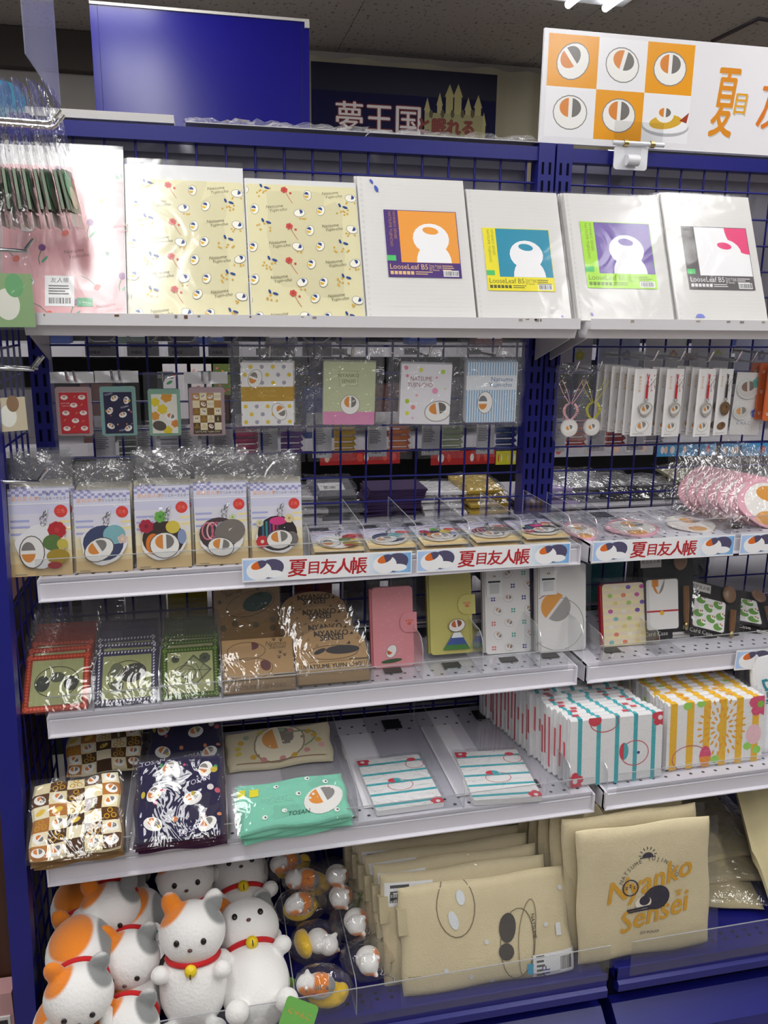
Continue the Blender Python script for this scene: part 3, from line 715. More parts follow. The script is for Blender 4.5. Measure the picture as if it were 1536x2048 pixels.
def d_check(p, n=4, m=5, foot=True, seed=3, cols=('#5a4020', '#b98a4a', '#ecdfb4', '#f2e8c8', '#8a6430')):
    p.rect(0, 0, 100, p.H, '#efe4c0'); q = random.Random(seed); b0 = .085*p.H if foot else 0; cw, chh = 100/n, (p.H-b0)/m
    for i in range(n):
        for j in range(m):
            x, y = i*cw, b0+j*chh; dk = (i+j) % 2 == 0
            p.rect(x, y, x+cw, y+chh, q.choice(cols[:2]+cols[4:]) if dk else q.choice(cols[2:4])); k = q.random(); cx, cy = x+cw/2, y+chh/2
            if k < .45: p.pebble(cx, cy, cw*.38, q.uniform(-40, 40), '#d9823c', '#807c78')
            elif k < .6:
                for dx, dy in ((-.2, -.15), (.2, -.12), (0, .2)): p.ring(cx+dx*cw, cy+dy*cw, cw*.14, cw*.14, cw*.06, '#c99a2c', n=12)
            elif k < .7: p.arc(cx, cy, cw*.3, cw*.16, '#e6c24a', 30)
            elif k < .82 and not dk: p.text('NATSUME', cx, cy+cw*.05, cw*.2, '#6a5232'); p.text('YUJIN-CHO', cx, cy-cw*.16, cw*.18, '#6a5232')
            elif k < .9: p.rect(cx-cw*.08, cy-cw*.3, cx+cw*.08, cy+cw*.1, '#b9c49a'); p.rect(cx-cw*.03, cy+cw*.1, cx+cw*.03, cy+cw*.3, '#c9d0b0')
    if foot: p.rect(0, 0, 100, b0, '#4a3a24'); p.text('NATSUME YUJIN-CHO', 50, b0*.25, 9, '#ece0c0', sx=1.0)
hang_case(116, 188, 774, 872, 744, '#a98a8c', d_red, 'red card case with white dots hanging on chrome hook')
hang_case(204, 276, 773, 872, 742, '#7fa8a2', d_navy, 'navy card case with teal rim hanging on chrome hook')
hang_case(299, 364, 778, 872, 745, '#86b09a', d_yel, 'yellow flower card case hanging on chrome hook', hdr=False)
hang_case(380, 452, 775, 872, 744, '#b59aa0', d_check, 'beige checkered card case hanging on chrome hook')

def hang_pack(x0, x1, yt, yb, bx0, bx1, byt, byb, design, label, Y=-.125, n=2, roll=0):
    a, b, c = onY(x0, yb, Y), onY(x1, yb, Y), onY((x0+x1)/2, yt, Y); w, h = b.x-a.x, c.z-a.z
    A, B, T = onY(bx0, byb, Y), onY(bx1, byb, Y), onY(bx0, byt, Y)
    hook((a.x+b.x)/2+.004, T.z-.022, -Y+.006, 'chrome hook holding the '+label.split(' mirror')[0]+' mirror', .016)
    for i in range(n):
        t = thing('mirror_pack', label if i == 0 else label.replace(' hanging', (' just behind the front one', ' at the back of its hook')[i-1]+', hanging'), 'mirror', ((a.x+b.x)/2+.004*i, Y+.016*i, a.z+.002*i), 0, 0, roll)
        g = G(); g.prism(rrect(w, h, .003), .0005, .011, '#e8e6ea'); g.obj('mirror_case', PLASTIC, t)
        p = Print(w, h); design(p); p.done(t, 'print', GLOSSP)
        ox = ((A.x+B.x)-(a.x+b.x))/2
        fl = film(t, B.x-A.x, T.z-A.z, -.003, .014, z0=A.z-a.z, puff=.004, jit=.0022, m=CRINK, nx=9, nz=12, seed=int(x0)+i); fl.location.x = ox
def d_gold(p):
    H = p.H; p.rect(0, 0, 100, H, '#efeeee')
    for j in range(8):
        for i in range(6):
            x, y = 8+i*21-(j % 2)*10, 7+j*H/8
            p.arc(x, y, 4, 4, ('#e6c83a', '#a8a4b4')[(i+j) % 2], n=12)
    p.rect(0, H*.39, 100, H*.62, '#b9922a'); p.text('NATSUME', 50, H*.53, 7, '#cfae58'); p.text('YUJIN-CHO', 50, H*.46, 7, '#cfae58')
    p.pebble(27, H*.75, 17, 70, '#dd8f3c', '#857f7a', line='#8d8884'); p.pebble(72, H*.22, 17, -60, '#dd8f3c', '#857f7a', line='#8d8884')
def d_green(p):
    H = p.H; p.rect(0, 0, 100, H, '#c4cba4'); p.rect(0, 0, 100, H*.21, '#dd8fb8'); p.pebble(52, H*.32, 18, 0, '#e0903c', '#7a7672', sq=1.0, line='#9a958c')
    p.rect(30, H*.62, 66, H*.86, '#8d8f6a'); p.rect(30.6, H*.625, 65.4, H*.855, '#c9cfa8'); p.text('NYANKO', 48, H*.76, 9.5, '#7a7a52'); p.text('SENSEI', 48, H*.67, 9.5, '#7a7a52')
def d_dots(p):
    H = p.H; p.rect(0, 0, 100, H, '#eceaf0'); q = random.Random(6)
    for x, y, r, c in ((9, .93, 4, '#e88aa0'), (38, .9, 4, '#d8dc4a'), (82, .88, 4.5, '#b4d458'), (12, .8, 3, '#e88aa0'), (70, .78, 2, '#e88aa0'), (68, .56, 6, '#f0a0c0'), (14, .38, 4.5, '#b4d42c'), (26, .28, 4.5, '#f09090'), (32, .48, 2.5, '#f0a8b0'), (15, .18, 4, '#e0dc3a'), (26, .1, 2, '#f0a0c0'), (88, .6, 2, '#d4e08a')): p.arc(x, y*H, r, r, c)
    p.text('NATSUME', 40, H*.72, 12, '#9a5048', sx=.8); p.text('YUJIN-CHO', 38, H*.62, 12, '#9a5048', sx=.8); p.pebble(76, H*.22, 26, 10, '#e0903c', '#6a6866', line='#8a8684')
def d_stripe(p):
    H = p.H; p.rect(0, 0, 100, H, '#dfe7ee')
    for i in range(20): p.rect(i*5, 0, i*5+2.5, H, '#8fb4d8')
    p.rect(0, H*.54, 100, H*.78, '#e8ecf2'); p.text('Natsume', 70, H*.68, 12, '#5a7aa8'); p.text('Yujin-cho', 67, H*.59, 12, '#5a7aa8'); p.pebble(38, H*.33, 20, 90, '#e0903c', '#7a7a80', line='#8a8a90')
hang_pack(484, 588, 725, 852, 462, 614, 684, 866, d_gold, 'gold dotted mirror hanging in crinkled clear bag', n=2)
hang_pack(646, 748, 724, 850, 614, 764, 684, 862, d_green, 'pale green and pink mirror hanging in crinkled clear bag', roll=.02)
hang_pack(798, 898, 728, 849, 772, 912, 684, 858, d_dots, 'white mirror with coloured dots hanging in crinkled clear bag', roll=.03)
hang_pack(930, 1030, 724, 845, 916, 1042, 684, 856, d_stripe, 'blue striped mirror hanging in crinkled clear bag', n=3)
# ---- phone strap packs, second row of the right bay
def strap_pack(P, w, h, kind, label, group=None, hdr=.03, yaw=0, roll=0, seed=0, vis=True):
    t = thing('strap_pack', label, 'phone strap', P, 0, yaw, roll, group)
    g = G(); g.box(-w/2, w/2, 0, .0012, 0, h, '#efedec'); g.obj('card', PAPER, t)
    if vis:
        p = Print(w, h); H = p.H
        p.text('夏目友人帳', 22, H*.9, 13, '#d9a24a', -90, 'l')
        p.line([(100, H*.86), (72, H*.74), (60, H*.72)], 2, '#5a2c2c'); p.line([(82, H*.78), (80, H*.66)], 1.6, '#5a2c2c'); p.line([(90, H*.82), (98, H*.7)], 1.6, '#5a2c2c')
        for x, y in ((66, .8), (78, .84), (92, .9), (85, .68), (96, .74)): p.arc(x, y*H, 2.6, 2.6, '#c23a3a', n=7)
        br = kind == 'brown'
        p.pebble(52, H*.14, 30, 15, '#8a5a2c' if br else '#d9944a', '#5a4028' if br else '#8d8984', '#7a5430' if br else '#f2f0ec', '#a09c98')
        p.lines(12, H*.03, 70, 1, 3, '#555555'); p.done(t)
        g = G(); col = '#2a2628' if br else '#c8202a'
        g.tube([(w*.05, -.002, h*.93), (w*.11, -.003, h*.80), (w*.08, -.003, h*.75)], .0008, 6, col); g.tube([(w*.15, -.002, h*.92), (w*.06, -.003, h*.80), (w*.08, -.003, h*.75)], .0008, 6, col)
        g.tube([(w*.08, -.003, h*.77), (w*.08, -.003, h*.57)], .0021, 8, col); g.obj('cord', CLOTH, t)
        g = G(); g.torus((w*.08, -.003, h*.545), .003, .0008, 12, 6, axis='Y'); g.obj('ring', CHROME, t)
        g = G(); pts = [(w*.06+w*.30*math.cos(a)*(1+.08*math.sin(3*a)), h*.41+h*.105*math.sin(a)) for a in [2*PI*i/24 for i in range(24)]]
        g.prism(pts, -.0055, -.002, '#6e5232' if br else '#b4aea6'); g.obj('charm', mat('enamel', .15, .6), t)
        pc = Print(w, h, y=-.0055); pc.pebble(55, H*.41, 27, 25, '#8a5f30' if br else '#d0914a', '#4f3a26' if br else '#75716e', '#7c5a34' if br else '#e6e2dc'); pc.done(t, 'charm_paint', GLOSSP)
    film(t, w*1.06, h+hdr+.004, -.007, .002, z0=-.003, puff=.0015, m=FILM, nx=4, nz=8, seed=seed, name='bag')
    return t
def strap_group(bl, br, top, Y, n, kind, label, back, dx, dy, seed, hk):
    a, b, c = onY(*bl, Y), onY(*br, Y), onY((bl[0]+br[0])/2, top, Y); w = b.x-a.x; h = c.z-(a.z+b.z)/2
    for i in range(n):
        P = Vector(((a.x+b.x)/2-dx*i, Y+dy*i, (a.z+b.z)/2+.001*i))
        strap_pack(P, w, h, kind, label if i == 0 else back, None if i == 0 else 'strap packs on one hook', yaw=.12+.02*i, seed=seed+i, roll=.01*(i % 3))
    h0, h1 = onY(*hk, Y-.02), None
    hook(h0.x, onY(hk[0], hk[1]+14, Y).z, -Y+.012, 'chrome hook through the '+label.replace(' hanging', ''), .018)
strap_group((1258, 873), (1304, 871), 738, -.155, 6, 'cat', 'red cord strap with silver charm hanging beside the yellow strap', 'strap pack filed behind the silver charm pack beside the yellow strap', .0085, .014, 10, (1312, 704))
strap_group((1321, 874), (1358, 872), 738, -.150, 3, 'cat', 'red cord strap with silver charm hanging between two red cord packs', 'strap pack filed behind the middle silver charm pack', .008, .014, 20, (1365, 704))
strap_group((1384, 874), (1420, 872), 738, -.150, 4, 'cat', 'red cord strap with amber charm hanging beside the black cord pack', 'strap pack filed behind the amber charm pack', .007, .014, 30, (1422, 706))
strap_group((1424, 872), (1455, 868), 738, -.140, 2, 'brown', 'black cord strap with dark brown charm hanging in clear bag', 'strap pack filed behind the dark brown charm pack', .006, .014, 40, (1478, 706))
# two round charms with braided loops in one wide clear bag
def loop_strap(cx, cy, Y, col, label, seed):
    P = onY(cx, cy, Y); t = thing('loop_strap', label, 'phone strap', P)
    g = G(); g.tube([(0, 0, .0), (0, .004, .0)], .0165, 24, '#efeae6'); g.obj('medal', mat('enamel', .15, .6), t)
    p = Print(.03, .03, z0=-.015, clip=False); p.ring(50, 50, 52, 52, 3, '#d0ccc8'); p.pebble(50, 46, 34, 20, '#dd9a4a', '#85807c'); p.done(t, 'medal_print', GLOSSP)
    g = G(); N = 26
    for s in (-1, 1):
        g.tube([(s*.003+s*.010*math.sin(i/N*PI*.9)+.0022*math.sin(i*2.1), .001+.0018*math.cos(i*2.1), .015+.030*i/N) for i in range(N)], .0016, 6, col)
    g.obj('braid', CLOTH, t)
    g = G()
    for s in (-1, 1): g.tube([(s*.002, .001, .043), (s*.018, 0, .066), (s*.026, 0, .082), (s*.020, 0, .088), (s*.010, 0, .070), (s*.001, .001, .045)], .0006, 5, col)
    g.obj('loop', CLOTH, t)
    film(t, .062, .138, -.005, .007, z0=-.024, puff=.003, jit=.001, m=CRINK, nx=5, nz=8, seed=seed)
    q = onY(cx+8, cy-125, Y); hook(P.x+.004, P.z+.105, -Y-.002, 'chrome hook holding the '+label.split(' with')[0], .018)
loop_strap(1139, 856, -.145, '#f0b4bc', 'pink braided phone strap with round white medal', 1)
loop_strap(1184, 854, -.135, '#d8d024', 'yellow braided phone strap with round white medal', 2)
# wide white card with blue flower charm
a, b, c = onY(1456, 870, -.125), onY(1518, 862, -.125), onY(1485, 745, -.125)
t = thing('charm_card', 'white card with two flat charms and blue flower in clear bag', 'charm', ((a.x+b.x)/2, -.125, a.z), 0, .05, .04); w, h = b.x-a.x, c.z-a.z
g = G(); g.box(-w/2, w/2, 0, .0012, 0, h, '#e8e6e4'); g.obj('card', PAPER, t)
for k, (x, z, r, a1, b1) in enumerate(((-.10, .74, .36, '#8a6a5a', '#77716c'), (-.22, .36, .26, '#e09a4a', '#8a8682'))):
    g = G(); pts = [(w*(x+r*math.cos(q)), h*z+w*r*.8*math.sin(q)) for q in [2*PI*i/20 for i in range(20)]]; g.prism(pts, -.003, -.0005, '#dfe6e4'); g.obj('acrylic_charm', mat('enamel', .15, .6), t)
    p = Print(w, h, y=-.003, clip=False); p.pebble(50+100*x, 100*h/w*z, r*92, 10, a1, b1, '#d8d4d0'); 
    if k == 0: p.flower(68, 100*h/w*.84, 16, '#5aa89a', '#4a9a8c')
    if k == 1: p.flower(76, 100*h/w*.36, 14, '#3a62c0', '#e8eef8'); p.text('にゃんこ', 40, 100*h/w*.17, 12, '#3a5a9a')
    p.done(t, 'charm_paint', GLOSSP)
film(t, w*1.1, h+.04, -.006, .002, z0=-.003, puff=.002, m=CRINK, seed=9)
hook((a.x+b.x)/2, c.z+.022, .122, 'chrome hook holding the white card with blue flower charm', .018)
a, b, c = onY(1526, 842, -.15), onY(1585, 842, -.15), onY(1540, 728, -.15)
for i in range(3):
    t = thing('orange_card', ('bright orange paw print card at the end of the strap hooks', 'orange card filed second behind the paw print card', 'orange card filed third behind the paw print card')[i], 'card', ((a.x+b.x)/2-.004*i, -.15+.02*i, a.z))
    w, h = b.x-a.x, c.z-a.z; g = G(); g.prism(rrect(w, h, .004), 0, .004, '#e06a2a'); g.obj('card', GLOSSP, t)
    p = Print(w, h); 
    for x, y in ((12, .85), (12, .5), (30, .3), (12, .12), (40, .7)): p.paw(x, y*p.H, 7, '#f0d8c0')
    p.done(t)
    film(t, w*1.08, h+.03, -.003, .006, z0=-.003, m=FILM, seed=i)
hook((a.x+b.x)/2, c.z+.018, .15, 'chrome hook holding the bright orange cards', .018)

# ---- hooks on the side grid and what hangs on them
def side_hook(y, z, L, label, tip=.02, double=True):
    t = thing('side_hook', label, 'hook', (XS+.006, y, z)); g = G()
    for o in ((-.016, .016) if double else (0,)): g.tube([(0, o, 0), (L*.85, o, -.002), (L-tip*.6, o, .001), (L, o, tip*.8)], .003, 8)
    g.box(-.002, .002, -.022, .022, -.006, .006); g.obj('wire', CHROME, t)
side_hook(-.19, 1.772, .118, 'chrome double hook on the side grid holding thin clear bags')
side_hook(-.21, 1.595, .068, 'short chrome hook on the side grid before the pink file', double=False)
side_hook(-.20, 1.425, .064, 'chrome double hook on the side grid below the ledge shelf')
side_hook(-.262, 1.262, .068, 'chrome hook on the side grid before the first bagged charm', double=False)
for i in range(8):
    x = -.085+.0112*i
    t = thing('strap_bag', 'thin clear bag with green leafy strap hanging from the side grid', 'bagged strap', (x+.002*i, -.195, 1.765), 0, PI/2+R_(rnd.uniform(-6, 6)), 0, 'thin clear bags on the double side hook')
    o = t; lean = .05+.018*i
    o.matrix_world = Matrix.Translation((x, -.195, 1.812)) @ Matrix.Rotation(-lean, 4, 'Y') @ Matrix.Rotation(PI/2+R_(rnd.uniform(-8, 8)), 4, 'Z')
    g = G(); g.grid(lambda u, v: (-.03+.06*u, -.001+.001*math.sin(u*7), -.165+.06*v), 4, 4, '#6e8a72'); g.grid(lambda u, v: (-.03+.06*u, .005, -.165+.06*v), 4, 4, '#5c5048'); g.box(-.029, .029, 0, .004, -.162, -.108, '#8a9a86'); g.obj('rubber_strap', PLASTIC, t)
    g = G(); g.box(-.030, .030, .001, .0018, -.185, -.166, '#cfc8c4'); g.obj('foot_card', PAPER, t)
    p = Print(.06, .06, x0=-.03, z0=-.165, y=-.002); p.arc(30, 60, 30, 34, '#6fae86'); p.arc(45, 35, 24, 26, '#d8d4b4'); p.arc(75, 70, 12, 16, '#a8503c'); p.done(t)
    film(t, .066, .198, -.005, .008, z0=-.187, puff=.003, jit=.001, m=CRINK, nx=4, nz=10, seed=i)
for k, (px_, py, z0, h, c1, lab) in enumerate(((28, 660, 0, .19, '#8fb07c', 'tall clear bag with green print hanging before the pink file'), (8, 868, 0, .13, '#c8bca0', 'small clear bag with beige card hanging below the ledge shelf'))):
    Y = (-.235, -.225)[k]; P = onY(px_, py, Y); P.x = max(P.x, -.088)
    t = thing('bagged_card', lab, 'bagged card', P, 2, (.25, .5)[k])
    w = (.060, .045)[k]
    g = G(); g.box(-w/2, w/2, 0, .001, .004, h*.42, c1); g.obj('card', PAPER, t)
    p = Print(w-.004, h*.4, z0=.006); p.arc(40, p.H*.4, 30, 40, '#e8e8dc'); p.arc(60, p.H*.75, 22, 30, '#6fae76' if k == 0 else '#8a6a4a'); p.done(t)
    film(t, w*1.1, h, -.002, .003, puff=.002, m=FILM, seed=k)

# ================================================================== SHELF A
def charm_card(t, w, h, hole, seed, full=True):
    """printed backing card with header band"""
    g = G(); g.box(-w/2, w/2, 0, .0015, 0, h, '#e6dfcc'); g.obj('card', PAPER, t)
    if not full: return
    p = Print(w, h); H = p.H; q = random.Random(seed)
    cs = ['#b9bce0', '#cfcfe6', '#dddae6', '#e6e0da', '#ebe0bd', '#e6d2a2', '#dcbf8a']
    for i in range(7): p.rect(0, H*(1-(i+1)/7), 100, H*(1-i/7)+.1, cs[i])
    for y in (.62, .55, .47): p.rect(2, y*H, 34-10*abs(y-.55), y*H+4, '#a8acd8')
    for y in (.6, .52): p.rect(82, y*H, 100, y*H+4, '#efe09a')
    p.rect(0, H*.83, 100, H, '#d8d8ea')
    for i in range(16):
        for j in range(3):
            if (i+j) % 2 == 0 and (i < 6 or j > 0): p.rect(i*6.25, H-4-j*4.5, i*6.25+6.25, H-j*4.5+.5 if j else H, '#9a98cc')
    p.text('夏目友人帳', 27, H*.865, 9, '#f0b078', shear=.2); p.text('和菓子シリーズ', 74, H*.93, 5, '#5a5878'); p.text('アクリルキーホルダー', 72, H*.865, 7.2, '#4a4868', sx=.8)
    p.rect(0, H*.822, 100, H*.832, '#f4f2f4')
    p.arc(85, H*.735, 11, 11, '#d8382c'); p.text('三毛', 85, H*.72, 7, '#f08a70')
    p.lines(6, 2.5, 24, 1, 3, '#6a6a6a', .4); p.done(t)
def charm(t, w, h, kind, seed):
    """flat acrylic charm and its clasp"""
    q = random.Random(seed); H = 100*h/w; k = w/100
    g = G(); R = 40; n = 30
    pts = [(k*(R*(1+.07*math.sin(5*a+seed))*math.cos(a)), k*(H*.34+R*.92*(1+.06*math.cos(4*a+seed))*math.sin(a))) for a in [2*PI*i/n for i in range(n)]]
    g.prism(pts, -.005, -.002, '#efeeee'); g.obj('charm', mat('enamel', .15, .6), t)
    p = Print(w, h, y=-.005, clip=False)
    if kind == 0:
        p.flower(78, H*.52, 15, '#b8242c', '#c8383c', 9); p.arc(70, H*.38, 16, 14, '#5a7a3c'); p.arc(86, H*.36, 9, 9, '#c9b84a'); p.arc(78, H*.22, 19, 13, '#a88c2c'); p.arc(72, H*.12, 12, 6, '#a83030'); p.pebble(36, H*.28, 27, 90, '#d98a3c', '#7d7a76', '#efede8', '#55504c')
    elif kind == 1:
        p.arc(50, H*.36, 36, 33, '#3a4468'); p.arc(70, H*.46, 20, 18, '#7fb4bc'); p.flower(84, H*.4, 9, '#d8c0b8', '#e8d8a0'); p.pebble(42, H*.28, 27, 30, '#d98a3c', '#7d7a76', '#efede8', '#55504c')
    elif kind == 2:
        p.arc(50, H*.36, 38, 34, '#3a2c26'); p.arc(32, H*.3, 14, 20, '#dd7a1c'); p.flower(20, H*.52, 13, '#a8203c', '#7a1a2c', 7); p.flower(46, H*.63, 11, '#6ab04a', '#4a8a3a', 6); p.arc(68, H*.5, 13, 12, '#d8c24a'); p.arc(84, H*.38, 8, 14, '#8a9ac0'); p.pebble(52, H*.28, 26, 0, '#d98a3c', '#7d7a76', '#efede8', '#55504c', .9)
    elif kind == 3:
        p.arc(46, H*.38, 38, 32, '#4a3a3c')
        for i in range(5): p.ring(24+9*i, H*.42, 10, 16, 3, ('#d8788a', '#e8b0b4', '#c85a7a', '#8aa0b0', '#e8c8b8')[i])
        p.flower(72, H*.58, 7, '#d0d8b0', '#8ab05a'); p.arc(66, H*.4, 30, 24, '#7a726c', 20); p.pebble(48, H*.22, 24, -10, '#d98a3c', '#7d7a76', '#efede8', '#55504c')
    else:
        p.arc(50, H*.36, 39, 35, '#2c2226')
        for i in range(5): p.rect(20+7*i, H*.3, 24+7*i, H*.52, ('#2a6a8a', '#3a8a8c', '#5a3a7a', '#c83a6a', '#8a2a5c')[i])
        p.arc(52, H*.52, 17, 8, '#d83a84'); p.arc(78, H*.28, 13, 15, '#75706c'); p.flower(74, H*.55, 9, '#e0d0a0', '#b89a5a', 8); p.flower(16, H*.5, 7, '#d0cca8', '#a89a6a', 8); p.flower(20, H*.26, 12, '#c8303c', '#e8d8c0', 9); p.pebble(54, H*.28, 25, 5, '#d98a3c', '#7d7a76', '#efede8', '#55504c')
    p.done(t, 'charm_paint', GLOSSP)
    g = G(); g.torus((k*6, -.005, h*.60), .0035, .0008, 12, 6, axis='Y'); g.torus((k*6, -.005, h*.655), .004, .0009, 12, 6, axis='Y'); g.tube([(k*6, -.005, h*.67), (k*9, -.006, h*.73), (k*14, -.006, h*.76), (k*12, -.006, h*.70), (k*7, -.005, h*.675)], .0013, 6); g.obj('clasp', CHROME, t)
CH = [((22, 1157), (148, 1148), 978, 921, 'red chrysanthemum'), ((152, 1148), (268, 1141), 983, 941, 'blue flower'), ((273, 1143), (386, 1136), 976, 921, 'orange maple'), ((391, 1134), (499, 1126), 968, 915, 'pink fan'), ((504, 1126), (608, 1118), 968, 924, 'striped temari')]
chz = {}
for i, (bl, br, ty, by, nm) in enumerate(CH):
    Y = -.236; f = fit(bl, br, ((bl[0]+br[0])/2-8, ty), 10, Y=Y); fb = fit(bl, br, ((bl[0]+br[0])/2-10, by), 10, Y=Y)
    z = shz('A', f.P.x)+.001
    for k in range(6):
        P = Vector((f.P.x+(.000 if k == 0 else rnd.uniform(-.004, .004)), Y+.0145*k, z))
        lab = ('bagged acrylic charm with %s design, front of its row' % nm) if k == 0 else 'bagged acrylic charm filed behind the %s one' % nm
        t = thing('bagged_charm', lab, 'acrylic charm', P, 10-.5*k, 0, 0 if k == 0 else rnd.uniform(-.02, .02), None if k == 0 else 'charms behind the %s charm' % nm)
        charm_card(t, f.w*.97, f.h, False, i, k < 2)
        if k == 0: charm(t, f.w*.97, f.h, i, i)
        film(t, f.w, fb.h*(1 if k == 0 else 1.02+.02*(k % 2)), -.008, .003, z0=.0005, puff=.0015, m=CRINK if k else FILM, nx=5, nz=9, seed=i*10+k, name='bag')
# charms lying flat between the dividers
for i, (x0, x1) in enumerate(((620, 728), (730, 832), (840, 935), (945, 1040), (1045, 1140))):
    zz = shz('A', .5)+.002; a, b = onY(x0, 1090, -.235), onY(x1, 1090, -.235); w = (b.x-a.x)*.92; x = (a.x+b.x)/2; z = shz('A', x)+.003
    for k in range(2):
        t = thing('lying_charm', 'bagged acrylic charm with %s design lying flat, %s of two' % (CH[i][4], ('upper', 'lower')[1-k]), 'acrylic charm', (x+.004*k, -.238+.003*k, z+.008*k), 88, R_(rnd.uniform(-3, 3)))
        charm_card(t, w, .115, False, i); charm(t, w, .115, i, i) if k else None
        film(t, w*1.05, .14, -.009 if k else -.003, None, puff=.002, m=CRINK, nx=5, nz=7, seed=60+i+k)
# acrylic dividers with their feet
def divider(key, x, h, label, y0=None, y1=-.03, foot=.075, pad=True, side=1, r=.018):
    f = (SY[key]+.006) if y0 is None else y0; z = shz(key, x); t = thing('divider', label, 'shelf divider', (x, 0, z+.0004))
    g = G(); n = 6; pts = [(f, 0)]+[(f+r-r*math.sin(PI/2*(1-i/n)), h-r+r*math.cos(PI/2*(1-i/n))) for i in range(n+1)]+[(y1, h), (y1, 0)]
    m = len(pts); v = [(xx, a, b) for xx in (-.0008, .0008) for a, b in pts]
    g.add(v, [list(range(m)), list(range(2*m-1, m-1, -1))]); g.add(v, [(i, i+m, (i+1) % m+m, (i+1) % m) for i in range(m)], mi=1); g.obj('upright', [ACRYL, AEDGE], t)
    g = G(); a, b = (0.001, foot) if side > 0 else (-foot, -.001); g.box(a, b, f+.006, y1, 0, .0014); g.obj('foot', ACRYL, t)
    if pad:
        g = G(); c = (a+b)/2; g.box(c-.018, c+.018, y1-.055, y1-.018, .0015, .0028, '#16161a'); g.obj('magnet', PLASTIC, t)
        g = G(); g.box(c-.016, c+.016, f+.035, f+.055, .0015, .0022, '#202024'); g.obj('front_magnet', PLASTIC, t)
for i, x in enumerate((618, 728, 832, 936, 1040, 1136)):
    P = onY(x, 1095, -.25); divider('A', P.x, .052, 'clear divider on the charm shelf beside the lying %s charm' % (CH[min(i, 4)][4]) if i < 5 else 'clear divider on the charm shelf next to the shelf joint', foot=.085 if i < 5 else .03, pad=i < 5)
# lettered price strips
def strip(xa, xb, key, label, parts, Y=None):
    """xa..xb pixel span, parts: list of ('p',frac)|('t',frac)"""
    f = SY[key]-.0062 if Y is None else Y
    a, b = onY(*xa, f), onY(*xb, f); w = (b-a).length; h = .040
    t = thing('price_strip', label, 'label strip', ((a+b)/2), 0, 0, -math.atan2(b.z-a.z, b.x-a.x))
    g = G(); g.box(-w/2, w/2, 0, .0008, 0, h, '#f2f2f5'); g.obj('card', PAPER, t)
    p = Print(w, h); H = p.H
    for i in range(14):
        q = (255-int(7*i), 255-int(4.5*i), 252-i)
        c = '#%02x%02x%02x' % (int(242-9*i), int(244-5*i), int(248-1.2*i)); p.rect(70+30*i/14, 1, 99.4 if i == 13 else 70+30*(i+1)/14+.1, H-1, c)
        c2 = '#%02x%02x%02x' % (int(242-5*(13-i)), int(244-3*(13-i)), 247); p.rect(.6+24*i/14, 1, .6+24*(i+1)/14+.1, H-1, c2)
    for x in (13, 87): p.arc(x+3, H*.52, 8, H*.40, '#55506e', 15); p.arc(x-3.5, H*.46, 7.2, H*.40, '#f6f6f8'); p.arc(x+4.5, H*.30, 5.5, H*.16, '#f6f6f8'); p.arc(x-3.5, H*.70, 4.6, H*.17, '#e0702c', 20, 90, 270); p.arc(x-3.5, H*.70, 4.6, H*.17, '#55506e', 20, -90, 90)
    for c, x, s, dy in (('夏', 31.5, 11.5, .2), ('目', 41, 8.5, .26), ('友', 49.5, 10, .22), ('人', 58.5, 10, .22), ('帳', 67.5, 11, .18)): p.text(c, x, H*dy, s, '#b8262c', bold=.022, shear=.08)
    p.done(t)
strip((485, 1165), (823, 1147), 'A', 'lettered price strip below the pink fan and temari charms', 0)
strip((833, 1146), (1139, 1128), 'A', 'lettered price strip below the lying charms near the shelf joint', 0)
strip((1183, 1126), (1466, 1111), 'A', 'lettered price strip below the pink bagged cards', 0)
strip((1478, 1110), (1760, 1094), 'A', 'lettered price strip at the standing pink cards', 0)
strip((1468, 1341), (1745, 1322), 'B', 'lettered price strip below the card case packs', 0)
# right bay: pink die-cut cards, lying and standing
def pink_card(t, w, h, white=False):
    g = G(); n = 28; pts = []
    for i in range(n):
        a = 2*PI*i/n; r = 1+.05*math.cos(4*a); pts.append((w*.5*r*math.cos(a)*.96, h*.5+h*.5*r*math.sin(a)*.96))
    g.prism(pts, 0, .003, '#f2ece4' if white else '#eeb4c2'); g.obj('die_cut_card', GLOSSP, t)
    p = Print(w, h); H = p.H; p.arc(52, H*.50, 40, H*.38, '#f4f0ec'); p.arc(56, H*.66, 20, H*.15, '#e6a040', -10, 80, 280); p.arc(60, H*.66, 18, H*.15, '#98938e' if not white else '#a08c7a', -10, -90, 90); p.arc(44, H*.2, 20, H*.13, '#e6a85a'); p.done(t, 'print', GLOSSP)
for i, (x0, x1, wh, nm) in enumerate(((1150, 1215, 0, 'next to the shelf joint'), (1235, 1345, 0, 'between two clear dividers'), (1365, 1460, 1, 'with pale cream back'))):
    a, b = onY(x0, 1075, -.235), onY(x1, 1066, -.235); x = (a.x+b.x)/2; w = b.x-a.x
    t = thing('bagged_sticker', 'pink die-cut sticker lying flat in clear bag '+nm, 'sticker', (x, -.235, shz('A', x)+.003), 86, R_(-4+3*i)); pink_card(t, w*.95, .10, wh)
    film(t, w*1.1, .13, -.004, None, puff=.003, jit=.002, m=CRINK, nx=6, nz=7, seed=80+i)
for k in range(7):
    P = onY(1545, 1072, -.235); z = shz('A', P.x)+.001
    t = thing('bagged_sticker', 'pink die-cut sticker standing in wide clear bag at the front of its row' if k == 0 else 'pink die-cut sticker bag standing behind the front one', 'sticker', (P.x-.012*k, -.235+.016*k, z), 32-2*k, 0, .02*(k % 2), None if k == 0 else 'standing pink sticker bags')
    pink_card(t, .125, .105)
    film(t, .165, .155, -.003, None, puff=.003, jit=.002, m=CRINK, nx=7, nz=9, seed=90+k)
